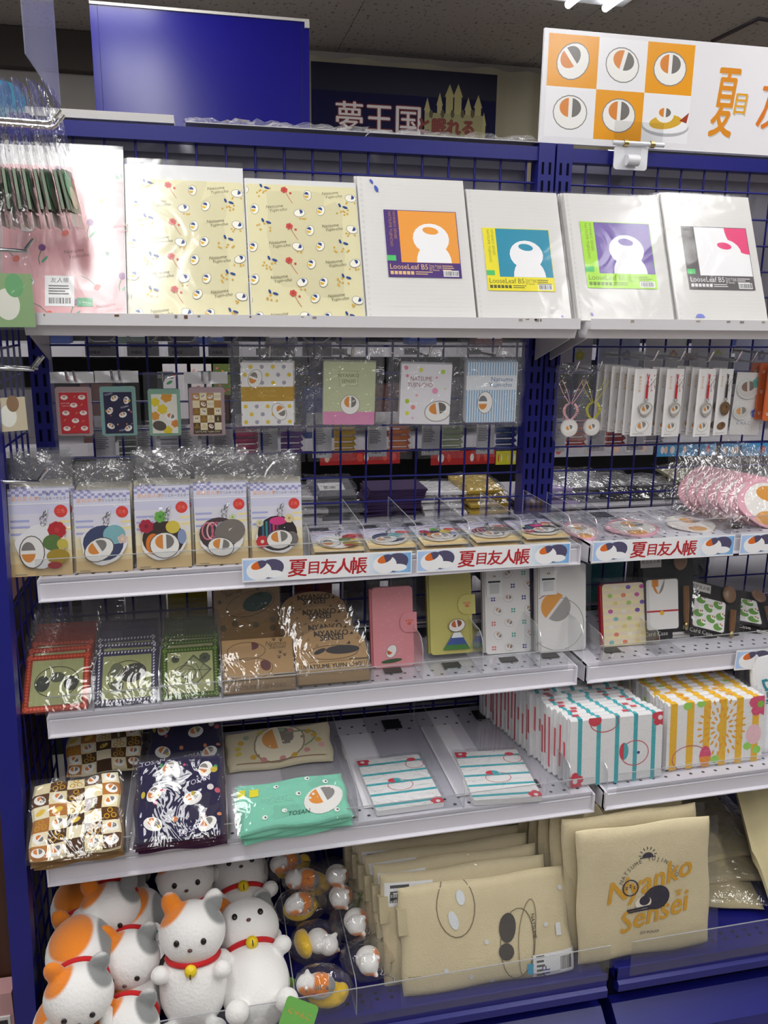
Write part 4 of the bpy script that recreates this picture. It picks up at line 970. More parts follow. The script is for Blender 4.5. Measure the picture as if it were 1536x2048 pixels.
divider('A', RX0+.012, .045, 'clear divider on the pink card shelf next to the shelf joint', foot=.07, pad=False); divider('A', onY(1232, 1070, -.2).x, .03, 'low clear divider between the lying pink stickers', pad=True); divider('A', onY(1425, 1060, -.2).x, .05, 'clear divider before the standing pink stickers', pad=True)
# ================================================================== SHELF B
def zB(x): return shz('B', x)
# woven tatami coasters in clear bags
def coaster(t, w, rim, seed, pat):
    g = G(); g.box(-w/2, w/2, 0, .004, 0, w, rim); g.obj('rim', CLOTH, t)
    i = w*.80; g = G(); g.box(-i/2, i/2, -.0006, .0005, (w-i)/2, (w+i)/2, '#a9ad7c'); g.obj('woven_mat', mat('tatami', .8, .2, bump=.5, bscale=120, stretch=(6, 1, .6), var=.12, vscale=40), t)
    p = Print(w, w, y=-.0006); q = random.Random(seed)
    n = 18
    for k in range(n):
        u = 100*(k+.5)/n
        for (x, y) in ((u, 5), (u, 95), (5, u), (95, u)):
            if pat == 0: p.arc(x, y, 2.6, 2.6, '#d8583a', n=8)
            elif pat == 1: p.rect(x-2.4, y-1, x+.6, y+3, '#e0dee6'); p.line([(x-2, y-3), (x+2.5, y+3)], 1.2, '#2c2c4c')
            else: p.poly([(x-2.4, y-2), (x+2.4, y-2), (x, y+2.6)], '#7fa04a')
    dk = '#33382c'
    if pat == 0: p.ring(50, 50, 34, 27, 1.2, dk); p.arc(28, 48, 11, 14, dk); p.arc(72, 46, 11, 13, dk); p.arc(50, 58, 12, 9, '#565c4a')
    elif pat == 1: p.ring(50, 50, 32, 29, 1.2, dk, 15); p.arc(60, 56, 22, 17, '#3a3a34', 20); p.arc(33, 62, 11, 14, '#6c7058'); p.flower(34, 34, 11, '#5f6450', '#3c4034', 8)
    else:
        p.poly([(24, 50), (58, 22), (88, 52), (56, 84)], '#5c6248'); p.poly([(28, 50), (58, 26), (84, 52), (56, 79)], '#8f9468')
        for a in range(6): p.line([(66, 52), (66+20*math.cos(a), 52+20*math.sin(a))], 1, dk)
        p.ring(40, 46, 20, 17, 1.1, dk); p.flower(76, 76, 10, '#4c523c', dk, 8); p.flower(24, 76, 7, '#4c523c', dk, 8)
    p.done(t)
CO = [('red', '#a8402c', (45, 1433), (178, 1424), (132, 1356), 0), ('navy and white', '#4c4a66', (189, 1412), (314, 1404), (258, 1329), 1), ('green', '#4a5f30', (325, 1403), (441, 1393), (384, 1320), 2)]
for i, (nm, rim, bl, br, tm, pat) in enumerate(CO):
    lean = 50; f = fit(bl, br, tm, lean, Y=-.262); z0 = zB(f.P.x)
    for k in range(6):
        last = k == 0
        t = thing('coaster', ('%s rimmed tatami coaster in clear bag, front of its pile' % nm) if k == 0 else '%s rimmed tatami coaster filed behind the front one of its pile' % nm, 'coaster', (f.P.x+rnd.uniform(-.002, .002), -.262+.020*k, max(f.P.z, z0+.003)+.002*k+(.002 if k else 0)), lean-1.5*k, 0, rnd.uniform(-.02, .02) if k else 0, None if k == 0 else '%s coaster pile' % nm)
        coaster(t, f.w, rim, i, pat) if k < 3 else None
        if k >= 3:
            g = G(); g.box(-f.w/2, f.w/2, 0, .004, 0, f.w, rim); g.obj('rim', CLOTH, t)
        film(t, f.w*1.1, f.w*1.42, -.003, None, z0=-.003, puff=.002, m=CRINK if k else FILM, nx=5, nz=8, seed=i*7+k)
for nm, x in (('red', 190), ('navy and white', 322), ('green', 445)):
    divider('B', onY(x, 1400, -.25).x, .06, 'clear divider after the %s coasters' % nm, pad=False, side=-1, foot=.09)
# kraft memo pads
KR = '#a8865a'
def kraft_print(t, w, h, y, arch):
    p = Print(w, h, y=y); H = p.H
    if arch:
        p.text('NYANKO', 52, H*.80, 11.5, '#2c2018', bold=.03); p.text('SENSEI', 52, H*.70, 11.5, '#2c2018', bold=.03)
        q = random.Random(2)
        for x, y_, r in ((18, .75, 0), (30, .86, 1), (80, .84, 1), (88, .72, 0), (12, .58, 1), (30, .6, 0), (75, .62, 1), (90, .55, 0), (14, .5, 0), (60, .9, 0)):
            p.poly([(x-3, y_*H-2), (x+3, y_*H-2), (x+2, y_*H+2.5)], '#2c2018' if r else '#8a6c44')
        p.ring(52, H*.42, 36, H*.16, .9, '#4a3826'); p.arc(66, H*.47, 24, H*.10, '#26222a'); p.arc(34, H*.46, 9, H*.05, '#26222a', 20); p.rect(74, H*.23, 100, H*.25, '#26201a'); p.rect(2, H*.215, 100, H*.222, '#4a3826')
        p.rect(2, H*.02, 98, H*.2, '#b49466'); p.text('NATSUME YUJIN-CHO', 51, H*.07, 8.5, '#2c2018', bold=.03, sx=.95)
        for k in range(5): p.line([(3+k*2.6, H*.03), (5+k*2.6, H*.19)], .8, '#4a3826'); p.line([(86+k*2.6, H*.03), (88+k*2.6, H*.19)], .8, '#4a3826')
    else:
        p.ring(34, H*.70, 27, H*.22, .9, '#5c4630'); p.arc(42, H*.82, 10, H*.10, '#5a2a2a', 0, -90, 90); p.ring(36, H*.26, 34, H*.27, .9, '#5c4630'); p.arc(60, H*.32, 7, H*.14, '#5a2a2a', 30)
        p.text('Nyanko', 76, H*.80, 9.5, '#5c4630', shear=.25); p.text('Sensei', 78, H*.71, 9.5, '#5c4630', shear=.25)
        for x, y_ in ((74, .95), (84, .93), (82, .62), (88, .55), (80, .5)): p.paw(x, y_*H, 3.4, '#4a3626')
        p.rect(70, H*.05, 100, H*.075, '#2a2018')
    p.done(t)
f = fit((447, 1373), (590, 1362), (513, 1287), 42, Y=-.25)
t = thing('memo_pad', 'square kraft memo pad with brown line print in clear bag', 'memo pad', (f.P.x, -.25, zB(f.P.x)+.020), 42)
g = G(); g.box(-f.w/2, f.w/2, 0, .010, 0, f.h, KR); g.obj('pad', PAPER, t); kraft_print(t, f.w, f.h, 0, False)
g = G(); g.box(-f.w/2, f.w/2, -.0008, .012, -.022, -.002, '#97784f'); g.obj('band', PAPER, t)
p = Print(f.w, .02, z0=-.022, y=-.001); p.text('NATSUME YUJIN-CHO', 50, 4, 8, '#6a4c30', sx=.9, bold=.02); p.done(t, 'band_print')
film(t, f.w*1.05, f.h*1.1, -.004, None, z0=-.02, m=FILM, seed=4)
f2 = fit((432, 1288), (562, 1276), (485, 1166), 10, Y=-.13)
for k in range(3):
    t = thing('letter_set', ('tall kraft letter set standing behind the square memo pad', 'second kraft letter set behind the square memo pad', 'rearmost kraft letter set behind the square memo pad')[k], 'letter set', (f2.P.x, -.135+.02*k, zB(f2.P.x)+.001), 10)
    h = f2.P.z+f2.h*.985-zB(f2.P.x); g = G(); g.box(-f2.w/2, f2.w/2, 0, .006, 0, h, KR); g.obj('envelope', PAPER, t)
    p = Print(f2.w, h); H = p.H; p.text('I Nyan', 24, H*.93, 10, '#3c2c1c', 15, shear=.2); p.text('Sensei!', 30, H*.86, 10, '#3c2c1c', 15, shear=.2); p.ring(55, H*.74, 38, H*.15, .9, '#5c4630', 15); p.arc(66, H*.76, 24, H*.11, '#24483c', 20); p.arc(66, H*.93, 3, 3, '#4a3a2a'); p.arc(8, H*.78, 3, 3, '#4a3a2a')
    for x, y_ in ((12, .45), (30, .5), (62, .47), (88, .52), (88, .42)): p.arc(x, y_*H, 5, 5, '#7a6c50')
    p.done(t); film(t, f2.w*1.03, h*1.02, -.003, .008, m=CRINK if k == 0 else FILM, nx=6, nz=9, seed=k)
f = fit((594, 1352), (737, 1337), (650, 1258), 34, Y=-.25)
def arch(w, h): return [(-w/2, 0), (w/2, 0), (w/2, h*.45)]+[(w*.5*math.cos(a)*(1 if abs(math.cos(a)) < .99 else 1), h*.45+h*.55*math.sin(a)**.8) for a in [PI*i/14 for i in range(1, 14)]]+[(-w/2, h*.45)]
for k in range(4):
    t = thing('arch_memo', ('arched kraft memo with bold black lettering, front of its tray', 'second arched kraft memo in the tray', 'third arched kraft memo in the tray', 'rearmost arched kraft memo in the tray')[k], 'memo pad', (f.P.x-.006*k, -.25+.034*k, zB(f.P.x)+(.022 if k == 0 else .004)+.016*k), 34-3*k)
    g = G(); g.prism(arch(f.w, f.h), 0, .012, KR); g.obj('pad', PAPER, t); kraft_print(t, f.w, f.h, 0, True)
    g = G(); g.box(-f.w/2, f.w/2, 0, .014, -.020, -.001, '#97784f'); g.obj('band', PAPER, t) if k == 0 else None
    film(t, f.w*1.04, f.h*1.08, -.003, None, z0=-.006, m=FILM, seed=40+k)
def tray(x0, x1, y0, y1, h, key, label):
    t = thing('clear_tray', label, 'acrylic tray', ((x0+x1)/2, 0, shz(key, (x0+x1)/2)+.0006)); w = x1-x0; g = G()
    for a in ((-w/2, w/2, y0, y0+.0015, 0, h), (-w/2, -w/2+.0015, y0, y1, 0, h), (w/2-.0015, w/2, y0, y1, 0, h), (-w/2, w/2, y0, y1, 0, .0015)): g.box(*a)
    g.obj('tray_wall', ACRYL, t); g = G(); g.box(-w/2, w/2, y0, y0+.0015, h, h+.001); g.obj('rim', AEDGE, t)
tray(onY(443, 1380, -.262).x, onY(593, 1380, -.262).x, -.268, -.06, .034, 'B', 'clear acrylic tray around the square memo pad')
tray(onY(596, 1365, -.262).x, onY(742, 1360, -.262).x, -.268, -.06, .034, 'B', 'clear acrylic tray around the arched memos')
# phone cases
def phone_case(bl, br, tl, lean, Y, body, spine, label, design, strap=True, roll=None, zoff=0, tag_=False, blister=True):
    f = fit(bl, br, tl, lean, Y=Y); w, h = f.w, f.h; t = thing('phone_case', label, 'phone case', (f.P.x, Y, max(f.P.z+zoff, zB(f.P.x)+.002)), lean, 0, f.roll*0+(roll or 0))
    g = G(); g.prism(rrect(w, h, .007), 0, .013, body, side=spine); g.obj('cover', mat('leatherette', .45, .4, bump=.15, bscale=300), t)
    g = G(); g.box(-w/2-.004, -w/2+.003, .002, .011, .003, h-.003, spine); g.obj('spine', mat('leatherette', .45), t)
    p = Print(w, h); design(p, w, h); p.done(t)
    if strap:
        g = G(); n = 8; sw = w*.34; cz = h*strap; pts = [(w/2+.006, cz-.018), (w/2+.006, cz+.018)]+[(w/2-sw+.016*(1-math.cos(a))*0+.016-.016*math.sin(a), cz+.018*math.cos(a)) for a in [PI*i/n for i in range(n+1)]]
        g.prism(pts[::1][::-1] if False else [(w/2+.006, cz-.018), (w/2+.006, cz+.018)]+[(w/2-sw+.014-.014*math.sin(a), cz+.018*math.cos(a)) for a in [PI*i/n for i in range(n+1)]], -.003, -.0003, body); s_ = g.obj('strap', mat('leatherette', .45), t)
        pp = Print(.03, .03, x0=w/2-sw+.004, z0=cz-.015, y=-.003); pp.paw(45, 50, 26, '#e06a5a'); pp.done(s_, 'paw_print')
    if tag_:
        g = G(); g.box(-w*.47, -w*.12, -.0025, -.0018, h*.66, h*1.02, '#f2f2f2'); tg = g.obj('hang_tag', PAPER, t)
        pp = Print(w*.35, h*.36, x0=-w*.47, z0=h*.66, y=-.0025); pp.text('友人帳', 50, pp.H*.86, 22, '#2a2a2a', shear=.1); pp.pebble(50, pp.H*.66, 15, 0, '#d99a3a', '#8a7a6a'); pp.rect(12, pp.H*.47, 88, pp.H*.53, '#2a2a2a'); pp.rect(20, pp.H*.12, 80, pp.H*.44, '#d6d6d6'); pp.done(tg)
    film(t, w*1.16, h*1.1, -.006, .016, z0=-.002, puff=.002, m=FILM, nx=5, nz=9, seed=int(bl[0]), name='clear_pack')
    return t
def d_pink(p, w, h):
    q = random.Random(3); H = p.H
    for i in range(60): p.arc(q.uniform(4, 96), q.uniform(3, H-3), .9, .9, '#f4d4d8', n=6)
    p.arc(44, H*.08, 26, 5, '#3c5a34', 5); p.pebble(44, H*.2, 16, 60, '#c8602c', '#f0eeec', '#f4f0ee', '#6a5a58')
def d_fuji(p, w, h):
    H = p.H
    for i in range(9):
        for j in range(14): p.ring(6+i*11+(j % 2)*5, 6+j*12, 4.6, 4.6, .7, '#d8cc62', n=8)
    p.poly([(28, H*.06), (92, H*.05), (70, H*.26), (54, H*.26)], '#3c5aa0'); p.poly([(48, H*.2), (76, H*.2), (70, H*.265), (54, H*.265)], '#f0f2f4'); p.poly([(28, H*.06), (92, H*.05), (82, H*.115), (36, H*.115)], '#4a8a3a'); p.pebble(62, H*.35, 19, 10, '#c8602c', '#8a4a2c', '#f4f0ee', '#5a5450')
def d_wpat(p, w, h):
    H = p.H; q = random.Random(8)
    for j in range(7):
        for i in range(3):
            x, y = 18+i*34+(j % 2)*10, 12+j*H/7
            if (i+j) % 2: p.pebble(x, y, 10, q.uniform(-60, 60), '#c9a080', '#8f8a86', '#efeceb', '#a8a4a0')
            else:
                c = q.choice(('#e07a7a', '#4a4a9a', '#5ab0a0'))
                for dx, dy in ((-1, -1), (1, -1), (-1, 1), (1, 1)): p.arc(x+dx*2.6, y+dy*2.6, 2.2, 2.2, c, n=7)
def d_wbig(p, w, h):
    H = p.H; p.ring(40, H*.32, 56, H*.30, .9, '#4a4644', -20, a0=-130, a1=130); p.arc(34, H*.52, 28, H*.16, '#e8a24a', -40, 90, 270); p.arc(40, H*.51, 28, H*.16, '#a8a4a2', -40, -90, 90); p.line([(2, H*.62), (30, H*.7)], 1.4, '#b03a3a')
phone_case((748, 1341), (829, 1331), (780, 1176), 12, -.215, '#e8989f', '#c87078', 'pink phone case with paw strap in clear pack', d_pink, .55)
phone_case((862, 1313), (946, 1302), (892, 1146), 12, -.20, '#d2cb78', '#a8a04a', 'yellow phone case with blue mountain print and paw strap', d_fuji, .60)
phone_case((972, 1312), (1062, 1302), (1006, 1136), 11, -.20, '#eceae8', '#c0bcb8', 'white phone case with small scattered print and hang tag', d_wpat, None, tag_=True)
phone_case((1076, 1316), (1171, 1308), (1118, 1138), 9, -.215, '#eeecea', '#c4c0bc', 'white phone case with one large orange and grey patch', d_wbig, None, tag_=True)
for nm, x in (('pink', 838), ('yellow', 955), ('scattered print', 1068), ('large patch', 1150)):
    divider('B', onY(x, 1350, -.25).x, .075, 'clear divider beside the %s phone case' % nm, side=-1, foot=.085, r=.03)
def d_past(p, w, h):
    H = p.H; q = random.Random(5)
    for j in range(9): p.rect(0, j*H/9, 100, j*H/9+H/18, '#f0e4b4')
    for j in range(8):
        for i in range(3):
            x, y = 18+i*32+(j % 2)*12, 8+j*H/8; c = q.choice(('#a8cc6a', '#7a5ab0', '#e88a6a', '#c85aa8', '#8ac0c4', '#e8d48a', '#efe8dc'))
            p.arc(x, y, 6, 4.6, c, n=12)
t = phone_case((1208, 1300), (1292, 1291), (1232, 1172), 14, -.215, '#ecdcc4', '#b02430', 'pastel dotted phone case with red edge in clear blister', d_past, None)
g = G(); g.prism(rrect(.075, .118, .006), .014, .022, '#b4242e'); o = g.obj('red_flap', mat('leatherette', .45), t); o.location = (-.004, 0, -.002)
# ic card case packs on black backing
def card_pack(bl, br, tm, lean, Y, design, label, yaw=0, roll=0, zo=.002, wfix=None):
    f = fit(bl, br, tm, lean, Y=Y); w, h = (wfix or f.w), f.h
    t = thing('card_case_pack', label, 'card case', (f.P.x, Y, zB(f.P.x)+zo), lean, yaw, roll)
    g = G(); g.box(-w/2, w/2, .010, .012, 0, h, '#1c1a1c'); g.obj('backing_card', PAPER, t)
    cw, ch = w*.62, h*.58; g = G(); g.prism(rrect(cw, ch, .006, x=-w*.13, z=h*.13), 0, .009, '#2a2826', side='#2a2826'); g.obj('case', PLASTIC, t)
    g = G(); g.prism(rrect(cw*.93, ch*.95, .005, x=-w*.13, z=h*.14), -.001, .0005, '#efedeb'); g.obj('face', PLASTIC, t)
    p = Print(cw*.93, ch*.95, x0=-w*.13-cw*.465, z0=h*.14, y=-.001); design(p); p.done(t)
    g = G(); g.tube([(w*.31, 0, h*.16), (w*.33, 0, h*.36), (w*.33, 0, h*.60), (w*.30, .001, h*.60), (w*.29, 0, h*.36), (w*.30, 0, h*.2)], .004, 8, '#7a5432'); g.obj('cord', CLOTH, t)
    g = G(); g.ell((w*.30, -.001, h*.16), (.005, .004, .008), 10, 8); g.obj('bell', mat('brass', .3, .5, metal=1), t)
    g = G(); g.ell((w*.24, .004, h*.88), (.015, .005, .018), 14, 8, '#8a6a50'); g.obj('charm_disc', PLASTIC, t)
    p = Print(w, h, y=.010); p.text('IC Card Case', 24, p.H*.06, 10, '#dcd8d4'); p.rect(60, p.H*.055, 92, p.H*.085, '#d8d4d0'); p.rect(60, p.H*.02, 92, p.H*.05, '#b8b4b0'); p.rect(4, p.H*.82, 42, p.H*.97, '#d8d4d0'); p.text('夏目友人帳', 23, p.H*.87, 7, '#2a2a2a'); p.done(t, 'backing_print')
    film(t, w, h, -.008, None, puff=.003, m=FILM, nx=6, nz=8, seed=int(bl[0]), name='blister')
def d_face(p):
    H = p.H; p.arc(38, H+2, 20, H*.30, '#e08a30', 0, 180, 270); p.rect(18, H*.86, 38, H, '#e08a30'); p.arc(38, H+2, 20, H*.30, '#8f8b88', 0, 270, 360); p.rect(0, H*.35, 100, H*.385, '#c02830'); p.arc(48, H*.33, 7, 7, '#e8b830')
def d_leaf(p):
    H = p.H; q = random.Random(9)
    for x, y in ((20, .9), (75, .85), (45, .68), (85, .5), (15, .45), (55, .35), (25, .15), (80, .15)): p.arc(x, y*H, 15, 11, '#6aa044', q.uniform(-30, 30)); p.pebble(x+9, y*H+7, 9, q.uniform(-40, 40), '#c87a3c', '#8a8480')
card_pack((1283, 1312), (1392, 1298), (1335, 1125), 12, -.215, d_face, 'black card case pack with orange, grey and red banded case')
card_pack((1372, 1318), (1478, 1296), (1402, 1195), 30, -.225, d_leaf, 'black card case pack with green leaf case leaning sideways', roll=.30, zo=.003)
card_pack((1440, 1308), (1560, 1290), (1500, 1205), 62, -.215, d_leaf, 'black card case pack with green leaf case lying low', roll=.34, zo=.012)
divider('B', onY(1192, 1330, -.25).x, .05, 'clear divider next to the pastel phone case', foot=.08, r=.02); divider('B', onY(1300, 1330, -.25).x, .05, 'clear divider between pastel phone case and card case packs', foot=.06, pad=False)

# ================================================================== SHELF C
def zC(x): return shz('C', x)
def pouch(t, w, h, th, col, design, bag=True, seed=0, bulge=.004, m=None, side=None):
    nx, nz = 26, 22
    def sf(x, y, z):   # soft pillow surface, seams at half thickness
        u, v = max(0, min(1, (x+w/2)/w)), max(0, min(1, z/h)); e = min(1, 5*min(u, 1-u))*min(1, 5*min(v, 1-v)); r = min(1, 22*min(u, 1-u))*min(1, 22*min(v, 1-v))
        return (x+.0018*math.sin(v*11+seed)*(2*u-1), y+th*.5*(1-math.sqrt(r))-bulge*math.sqrt(e)-.0018*math.sin(u*9+seed)*math.sin(v*7+seed*.7)*e, z+.0018*math.sin(u*10+seed*2)*(2*v-1))
    def bk(u, v):
        r = min(1, 22*min(u, 1-u))*min(1, 22*min(v, 1-v)); p_ = sf(-w/2+w*u, 0, h*v); return (p_[0], th*.5+th*.5*math.sqrt(r), p_[2])
    c_ = lambda k, n: (k/n)*.82+.09 if 0 else .5-.5*math.cos(PI*k)
    g = G(); g.grid(lambda u, v: sf(-w/2+w*c_(u, 1), 0, h*c_(v, 1)), nx, nz, col)
    g.grid(lambda u, v: bk(1-c_(u, 1), c_(v, 1)), nx, nz, side or col)
    o = g.obj('fabric', m or CLOTH, t)
    if design:
        p = Print(w, h, y=-.0009, fn=sf); p.clip = True; design(p)
        p.done(t, 'print', m or CLOTH)
    if bag: film(t, w*1.06, h*1.05, -.006-bulge*.6, None, z0=-h*.02, puff=.004, jit=.0009, m=FILM, nx=9, nz=9, seed=seed)
def pile(f, Y, z, n, th, lean, name, cat, lab0, labn, grp, fn, dx=0, dl=0, dy=None):
    dz = 0
    for k in range(n):
        top = k == n-1; l = R_(lean)
        nrm = Vector((0, -math.cos(l), math.sin(l)))
        P = Vector((f.P.x+(0 if top else rnd.uniform(-.004, .004)), Y, z))+nrm*(th*(k-(n-1)))
        t = thing(name, lab0 if top else labn, cat, P, lean, f.yaw, f.roll if top else f.roll+rnd.uniform(-.02, .02), None if top else grp)
        fn(t, top, k)
def d_chk2(p): d_check(p, 5, 6, False, 12, ('#4a3018', '#b8783a', '#ecdfb4', '#efe4c4', '#5c3c20'))
def d_nav2(p):
    d_navy(p, .8, '#1a1440')
f = fit((58, 1724), (242, 1694), (157, 1559), 62, Z=zC(0)+.035)
P0 = f.P.copy()
pile(f, P0.y, P0.z, 4, .008, 62, 'pouch', 'pouch', 'brown and cream checkered pouch in clear bag on top of its pile', 'brown and cream checkered pouch under the top one', 'checkered pouch pile', lambda t, top, k: pouch(t, f.w, f.h, .007, '#e6d8ae' if top else '#8a6a42', d_chk2 if top else None, True, 3+k))
for k in range(2):
    t = thing('pouch', ('checkered pouch leaning at the back of the checkered pile', 'rear checkered pouch under the shelf above')[k], 'pouch', (P0.x+.02, -.20+.055*k, zC(0)+.045+.014*k), 60, f.yaw); pouch(t, f.w*.97, f.h*.9, .008, '#e6d8ae', d_chk2, True, 9+k)
f3 = fit((269, 1688), (448, 1668), (347, 1515), 60, Z=zC(.1)+.035); P3 = f3.P.copy()
pile(f3, P3.y, P3.z, 5, .008, 60, 'pouch', 'pouch', 'navy pouch with candy print in clear bag on top of its pile', 'navy pouch with red edge under the top one', 'navy pouch pile', lambda t, top, k: pouch(t, f3.w, f3.h, .007, '#1a1440' if top else '#3a1a3c', d_nav2 if top else None, True, 13+k, side='#b02030'))
for k in range(2):
    t = thing('pouch', ('navy pouch leaning at the back of the navy pile', 'rear navy pouch under the shelf above')[k], 'pouch', (P3.x+.006, -.20+.06*k, zC(.1)+.045+.016*k), 58, f3.yaw); pouch(t, f3.w*.95, f3.h*.9, .008, '#1a1440', d_nav2, True, 19+k, side='#b02030')
def d_cream(p):
    H = p.H; q = random.Random(3); p.pebble(50, H*.55, 24, 10, '#d89a5a', '#8a8078', '#e6dcc4', '#9a8c74'); p.ring(58, H*.55, 28, H*.24, 1.5, '#8a9a7a', 10, a0=-60, a1=90)
    for i in range(16): a = 2*PI*i/16; p.arc(50+40*math.cos(a)+q.uniform(-4, 4), H*.52+H*.36*math.sin(a), 3, 2.4, q.choice(('#c88a8a', '#c8b45a', '#d8a0a0', '#9aa88a', '#c8a04a')), n=8)
    p.line([(8, H*.12), (92, H*.12)], .8, '#8a6a5a')
f4 = fit((457, 1542), (669, 1535), (575, 1460), 55, Y=-.19)
t = thing('pouch', 'cream flat pouch lying behind the mint pouches', 'pouch', (f4.P.x, -.19, max(f4.P.z, zC(f4.P.x)+.012)), 55, 0, -.03); pouch(t, f4.w, f4.h, .012, '#cfc4a8', d_cream, False, 5)
t = thing('pouch', 'second cream pouch under the upper cream pouch', 'pouch', (f4.P.x-.006, -.172, zC(f4.P.x)+.004), 62, 0, -.05); pouch(t, f4.w, f4.h*.9, .010, '#bdb296', None, False, 6)
def d_mint(p):
    H = p.H; q = random.Random(12); p.pebble(77, H*.42, 19, 18, '#e0903c', '#8a8684', '#e8e6e2'); p.rect(0, H*.7, 8, H*.86, '#e8dc2c'); p.rect(12, H*.68, 20, H*.84, '#e8dc2c')
    for x, y in ((36, .82), (55, .6), (82, .8), (40, .3), (22, .2), (66, .9), (86, .14)): p.arc(x, y*H, 2.6, 2.2, '#e8f0ea', n=8); p.arc(x+.6, y*H, 1, 1, '#3a3a30', n=6)
    p.text('NATSUME', 34, H*.56, 5, '#9ad8c4'); p.text('YUJIN-CHO', 36, H*.49, 5, '#9ad8c4'); p.text('TOSAN', 52, H*.18, 6, '#24504a', shear=.3)
f5 = fit((482, 1668), (706, 1632), (588, 1556), 66, Z=zC(.28)+.03); P5 = f5.P.copy()
pile(f5, P5.y, P5.z, 4, .009, 66, 'pouch', 'pouch', 'mint green pouch with yellow tabs in clear bag on top of its pile', 'mint green pouch under the top one', 'mint pouch pile', lambda t, top, k: pouch(t, f5.w, f5.h, .008, '#7fcab0', d_mint if top else None, True, 23+k, bulge=.005))
# striped towels
def towel_print(kind):
    def d(p):
        H = p.H
        if kind == 'teal':
            for i in range(5): p.rect(8+i*20, 0, 12.5+i*20, H, '#3cb0ba'); 
            p.flower(6, 6, 9, '#d8344a', '#f4f2f2', 5); p.flower(97, H-6, 9, '#d8344a', '#f4f2f2', 5)
            p.ring(70, H*.42, 15, 13, .9, '#c8404c', 0); p.arc(58, H*.46, 5, 9, '#d8344a', 0, 90, 270); p.arc(58, H*.46, 5, 9, '#3cb0ba', 0, -90, 90); p.arc(74, H*.42, 1.6, 1.6, '#4a3a8a')
            p.ring(36, H*.92, 15, 10, .9, '#c8404c'); p.arc(26, H*.96, 7, 6, '#d8344a')
        else:
            for i in range(6): p.rect(3+i*17, 0, 10+i*17, H, '#f2bc1c')
            for rr, n in ((23, 26), (16, 20), (10, 14)):
                for k in range(n): a = 2*PI*k/n; p.arc(56+rr*math.cos(a), H*.58+rr*1.12*math.sin(a), 2.6, 1.1, '#f0a81c', math.degrees(a), n=8)
            p.arc(56, H*.58, 5, 5.5, '#f2bc1c'); p.flower(96, H-8, 12, '#e04a78', '#8ac23c', 5)
            for x, y in ((20, .95), (34, .97), (84, .25), (94, .18), (50, .1)): p.arc(x, y*H, 4.5, 4, '#9ada5a', n=8)
            p.ring(24, H*.16, 18, 12, .8, '#c85a6a'); p.arc(40, H*.16, 6, 10, '#e04a78', 0, 0, 180); p.arc(40, H*.16, 6, 10, '#f0962c', 0, 180, 360); p.arc(90, H*.42, 8, 10, '#f4c8d0')
    return d
def towel(t, w, h, th, kind, seed, bag=True, rows=False, front=True):
    g = G(); base = '#f0eff0'; n = 5 if kind == 'teal' else 6
    r = .0035
    def prof(x0, x1, col, mi=0):
        pts = [(th, 0), (r, 0), (0, r), (0, h-r), (r, h), (th, h)]
        g.prismx(pts[::-1], x0, x1, col)
    xs = [(8+i*20, 12.5+i*20) for i in range(5)] if kind == 'teal' else [(3+i*17, 10+i*17) for i in range(6)]
    cur = 0; sc = '#3cb0ba' if kind == 'teal' else '#f2bc1c'; k = w/100
    q = random.Random(seed); sh = 0 if front else q.uniform(-2, 2)
    for a, b in xs:
        a = max(0, min(100, a+sh)); b = max(0, min(100, b+sh))
        if a > cur: prof(-w/2+cur*k, -w/2+a*k, base)
        if b > a: prof(-w/2+a*k, -w/2+b*k, sc)
        cur = b
    if cur < 100: prof(-w/2+cur*k, w/2, base)
    g.obj('folded_cloth', CLOTH, t)
    if not front:
        g = G(); c = q.choice(('#d8344a', '#c8404c')) if kind == 'teal' else q.choice(('#e04a78', '#9ada5a', '#f0a81c'))
        for u in (q.uniform(.05, .3), q.uniform(.6, .95)): g.box(-w/2+w*u-.006, -w/2+w*u+.006, th*.15, th*.8, h, h+.0002, c)
        g.box(-w/2-.0002, -w/2, th*.2, th*.8, h*q.uniform(.0, .5), h*q.uniform(.55, .9), c); g.obj('edge_motif', CLOTH, t)
    if front:
        p = Print(w, h); towel_print(kind)(p); p.done(t, 'print', CLOTH)
    if bag: film(t, w*1.05, h*1.06, -.0025, None, z0=-.001, puff=.001, jit=.001, m=CRINK, nx=7, nz=7, seed=seed)
def lie(tl, tr, br, bl, Z, name, label, cat, th, builder):
    a, b, c = onZ(*bl, Z), onZ(*br, Z), onZ((tl[0]+tr[0])/2, (tl[1]+tr[1])/2, Z); m = (a+b)/2; yaw = math.atan2(b.y-a.y, b.x-a.x)
    t = thing(name, label, cat, (m.x, m.y, Z-th), 90, yaw*.6); t.matrix_world = Matrix.Translation((m.x, m.y, Z)) @ Matrix.Rotation(yaw, 4, 'Z') @ Matrix.Rotation(-PI/2, 4, 'X')
    builder(t, (b-a).length, (c-m).length, th); return t
def lying_towel(t, w, h, th):
    g = G(); g.prism(rrect(w, h, .004), 0, th*.92, '#f0eff0'); g.obj('folded_cloth', CLOTH, t)
    p = Print(w, h); H = p.H
    for i in range(5): p.rect(0, H*(.06+.2*i), 100, H*(.10+.2*i), '#3cb0ba')
    p.flower(8, H-6, 11, '#d8344a', '#f4f2f2'); p.flower(92, 5, 11, '#d8344a', '#f4f2f2'); p.ring(50, H*.42, 19, 14, 1, '#c8404c'); p.arc(44, H*.52, 10, 6, '#d8344a', 0, 90, 270); p.arc(44, H*.52, 10, 6, '#3cb0ba', 0, -90, 90); p.ring(86, H*.8, 14, 12, 1, '#c8404c'); p.arc(84, H*.9, 7, 5, '#d8344a'); p.done(t, 'print', CLOTH)
    film(t, w*1.08, h*1.06, -.003, None, z0=-h*.03, puff=.001, jit=.0012, m=CRINK, nx=7, nz=7, seed=int(w*1e4))
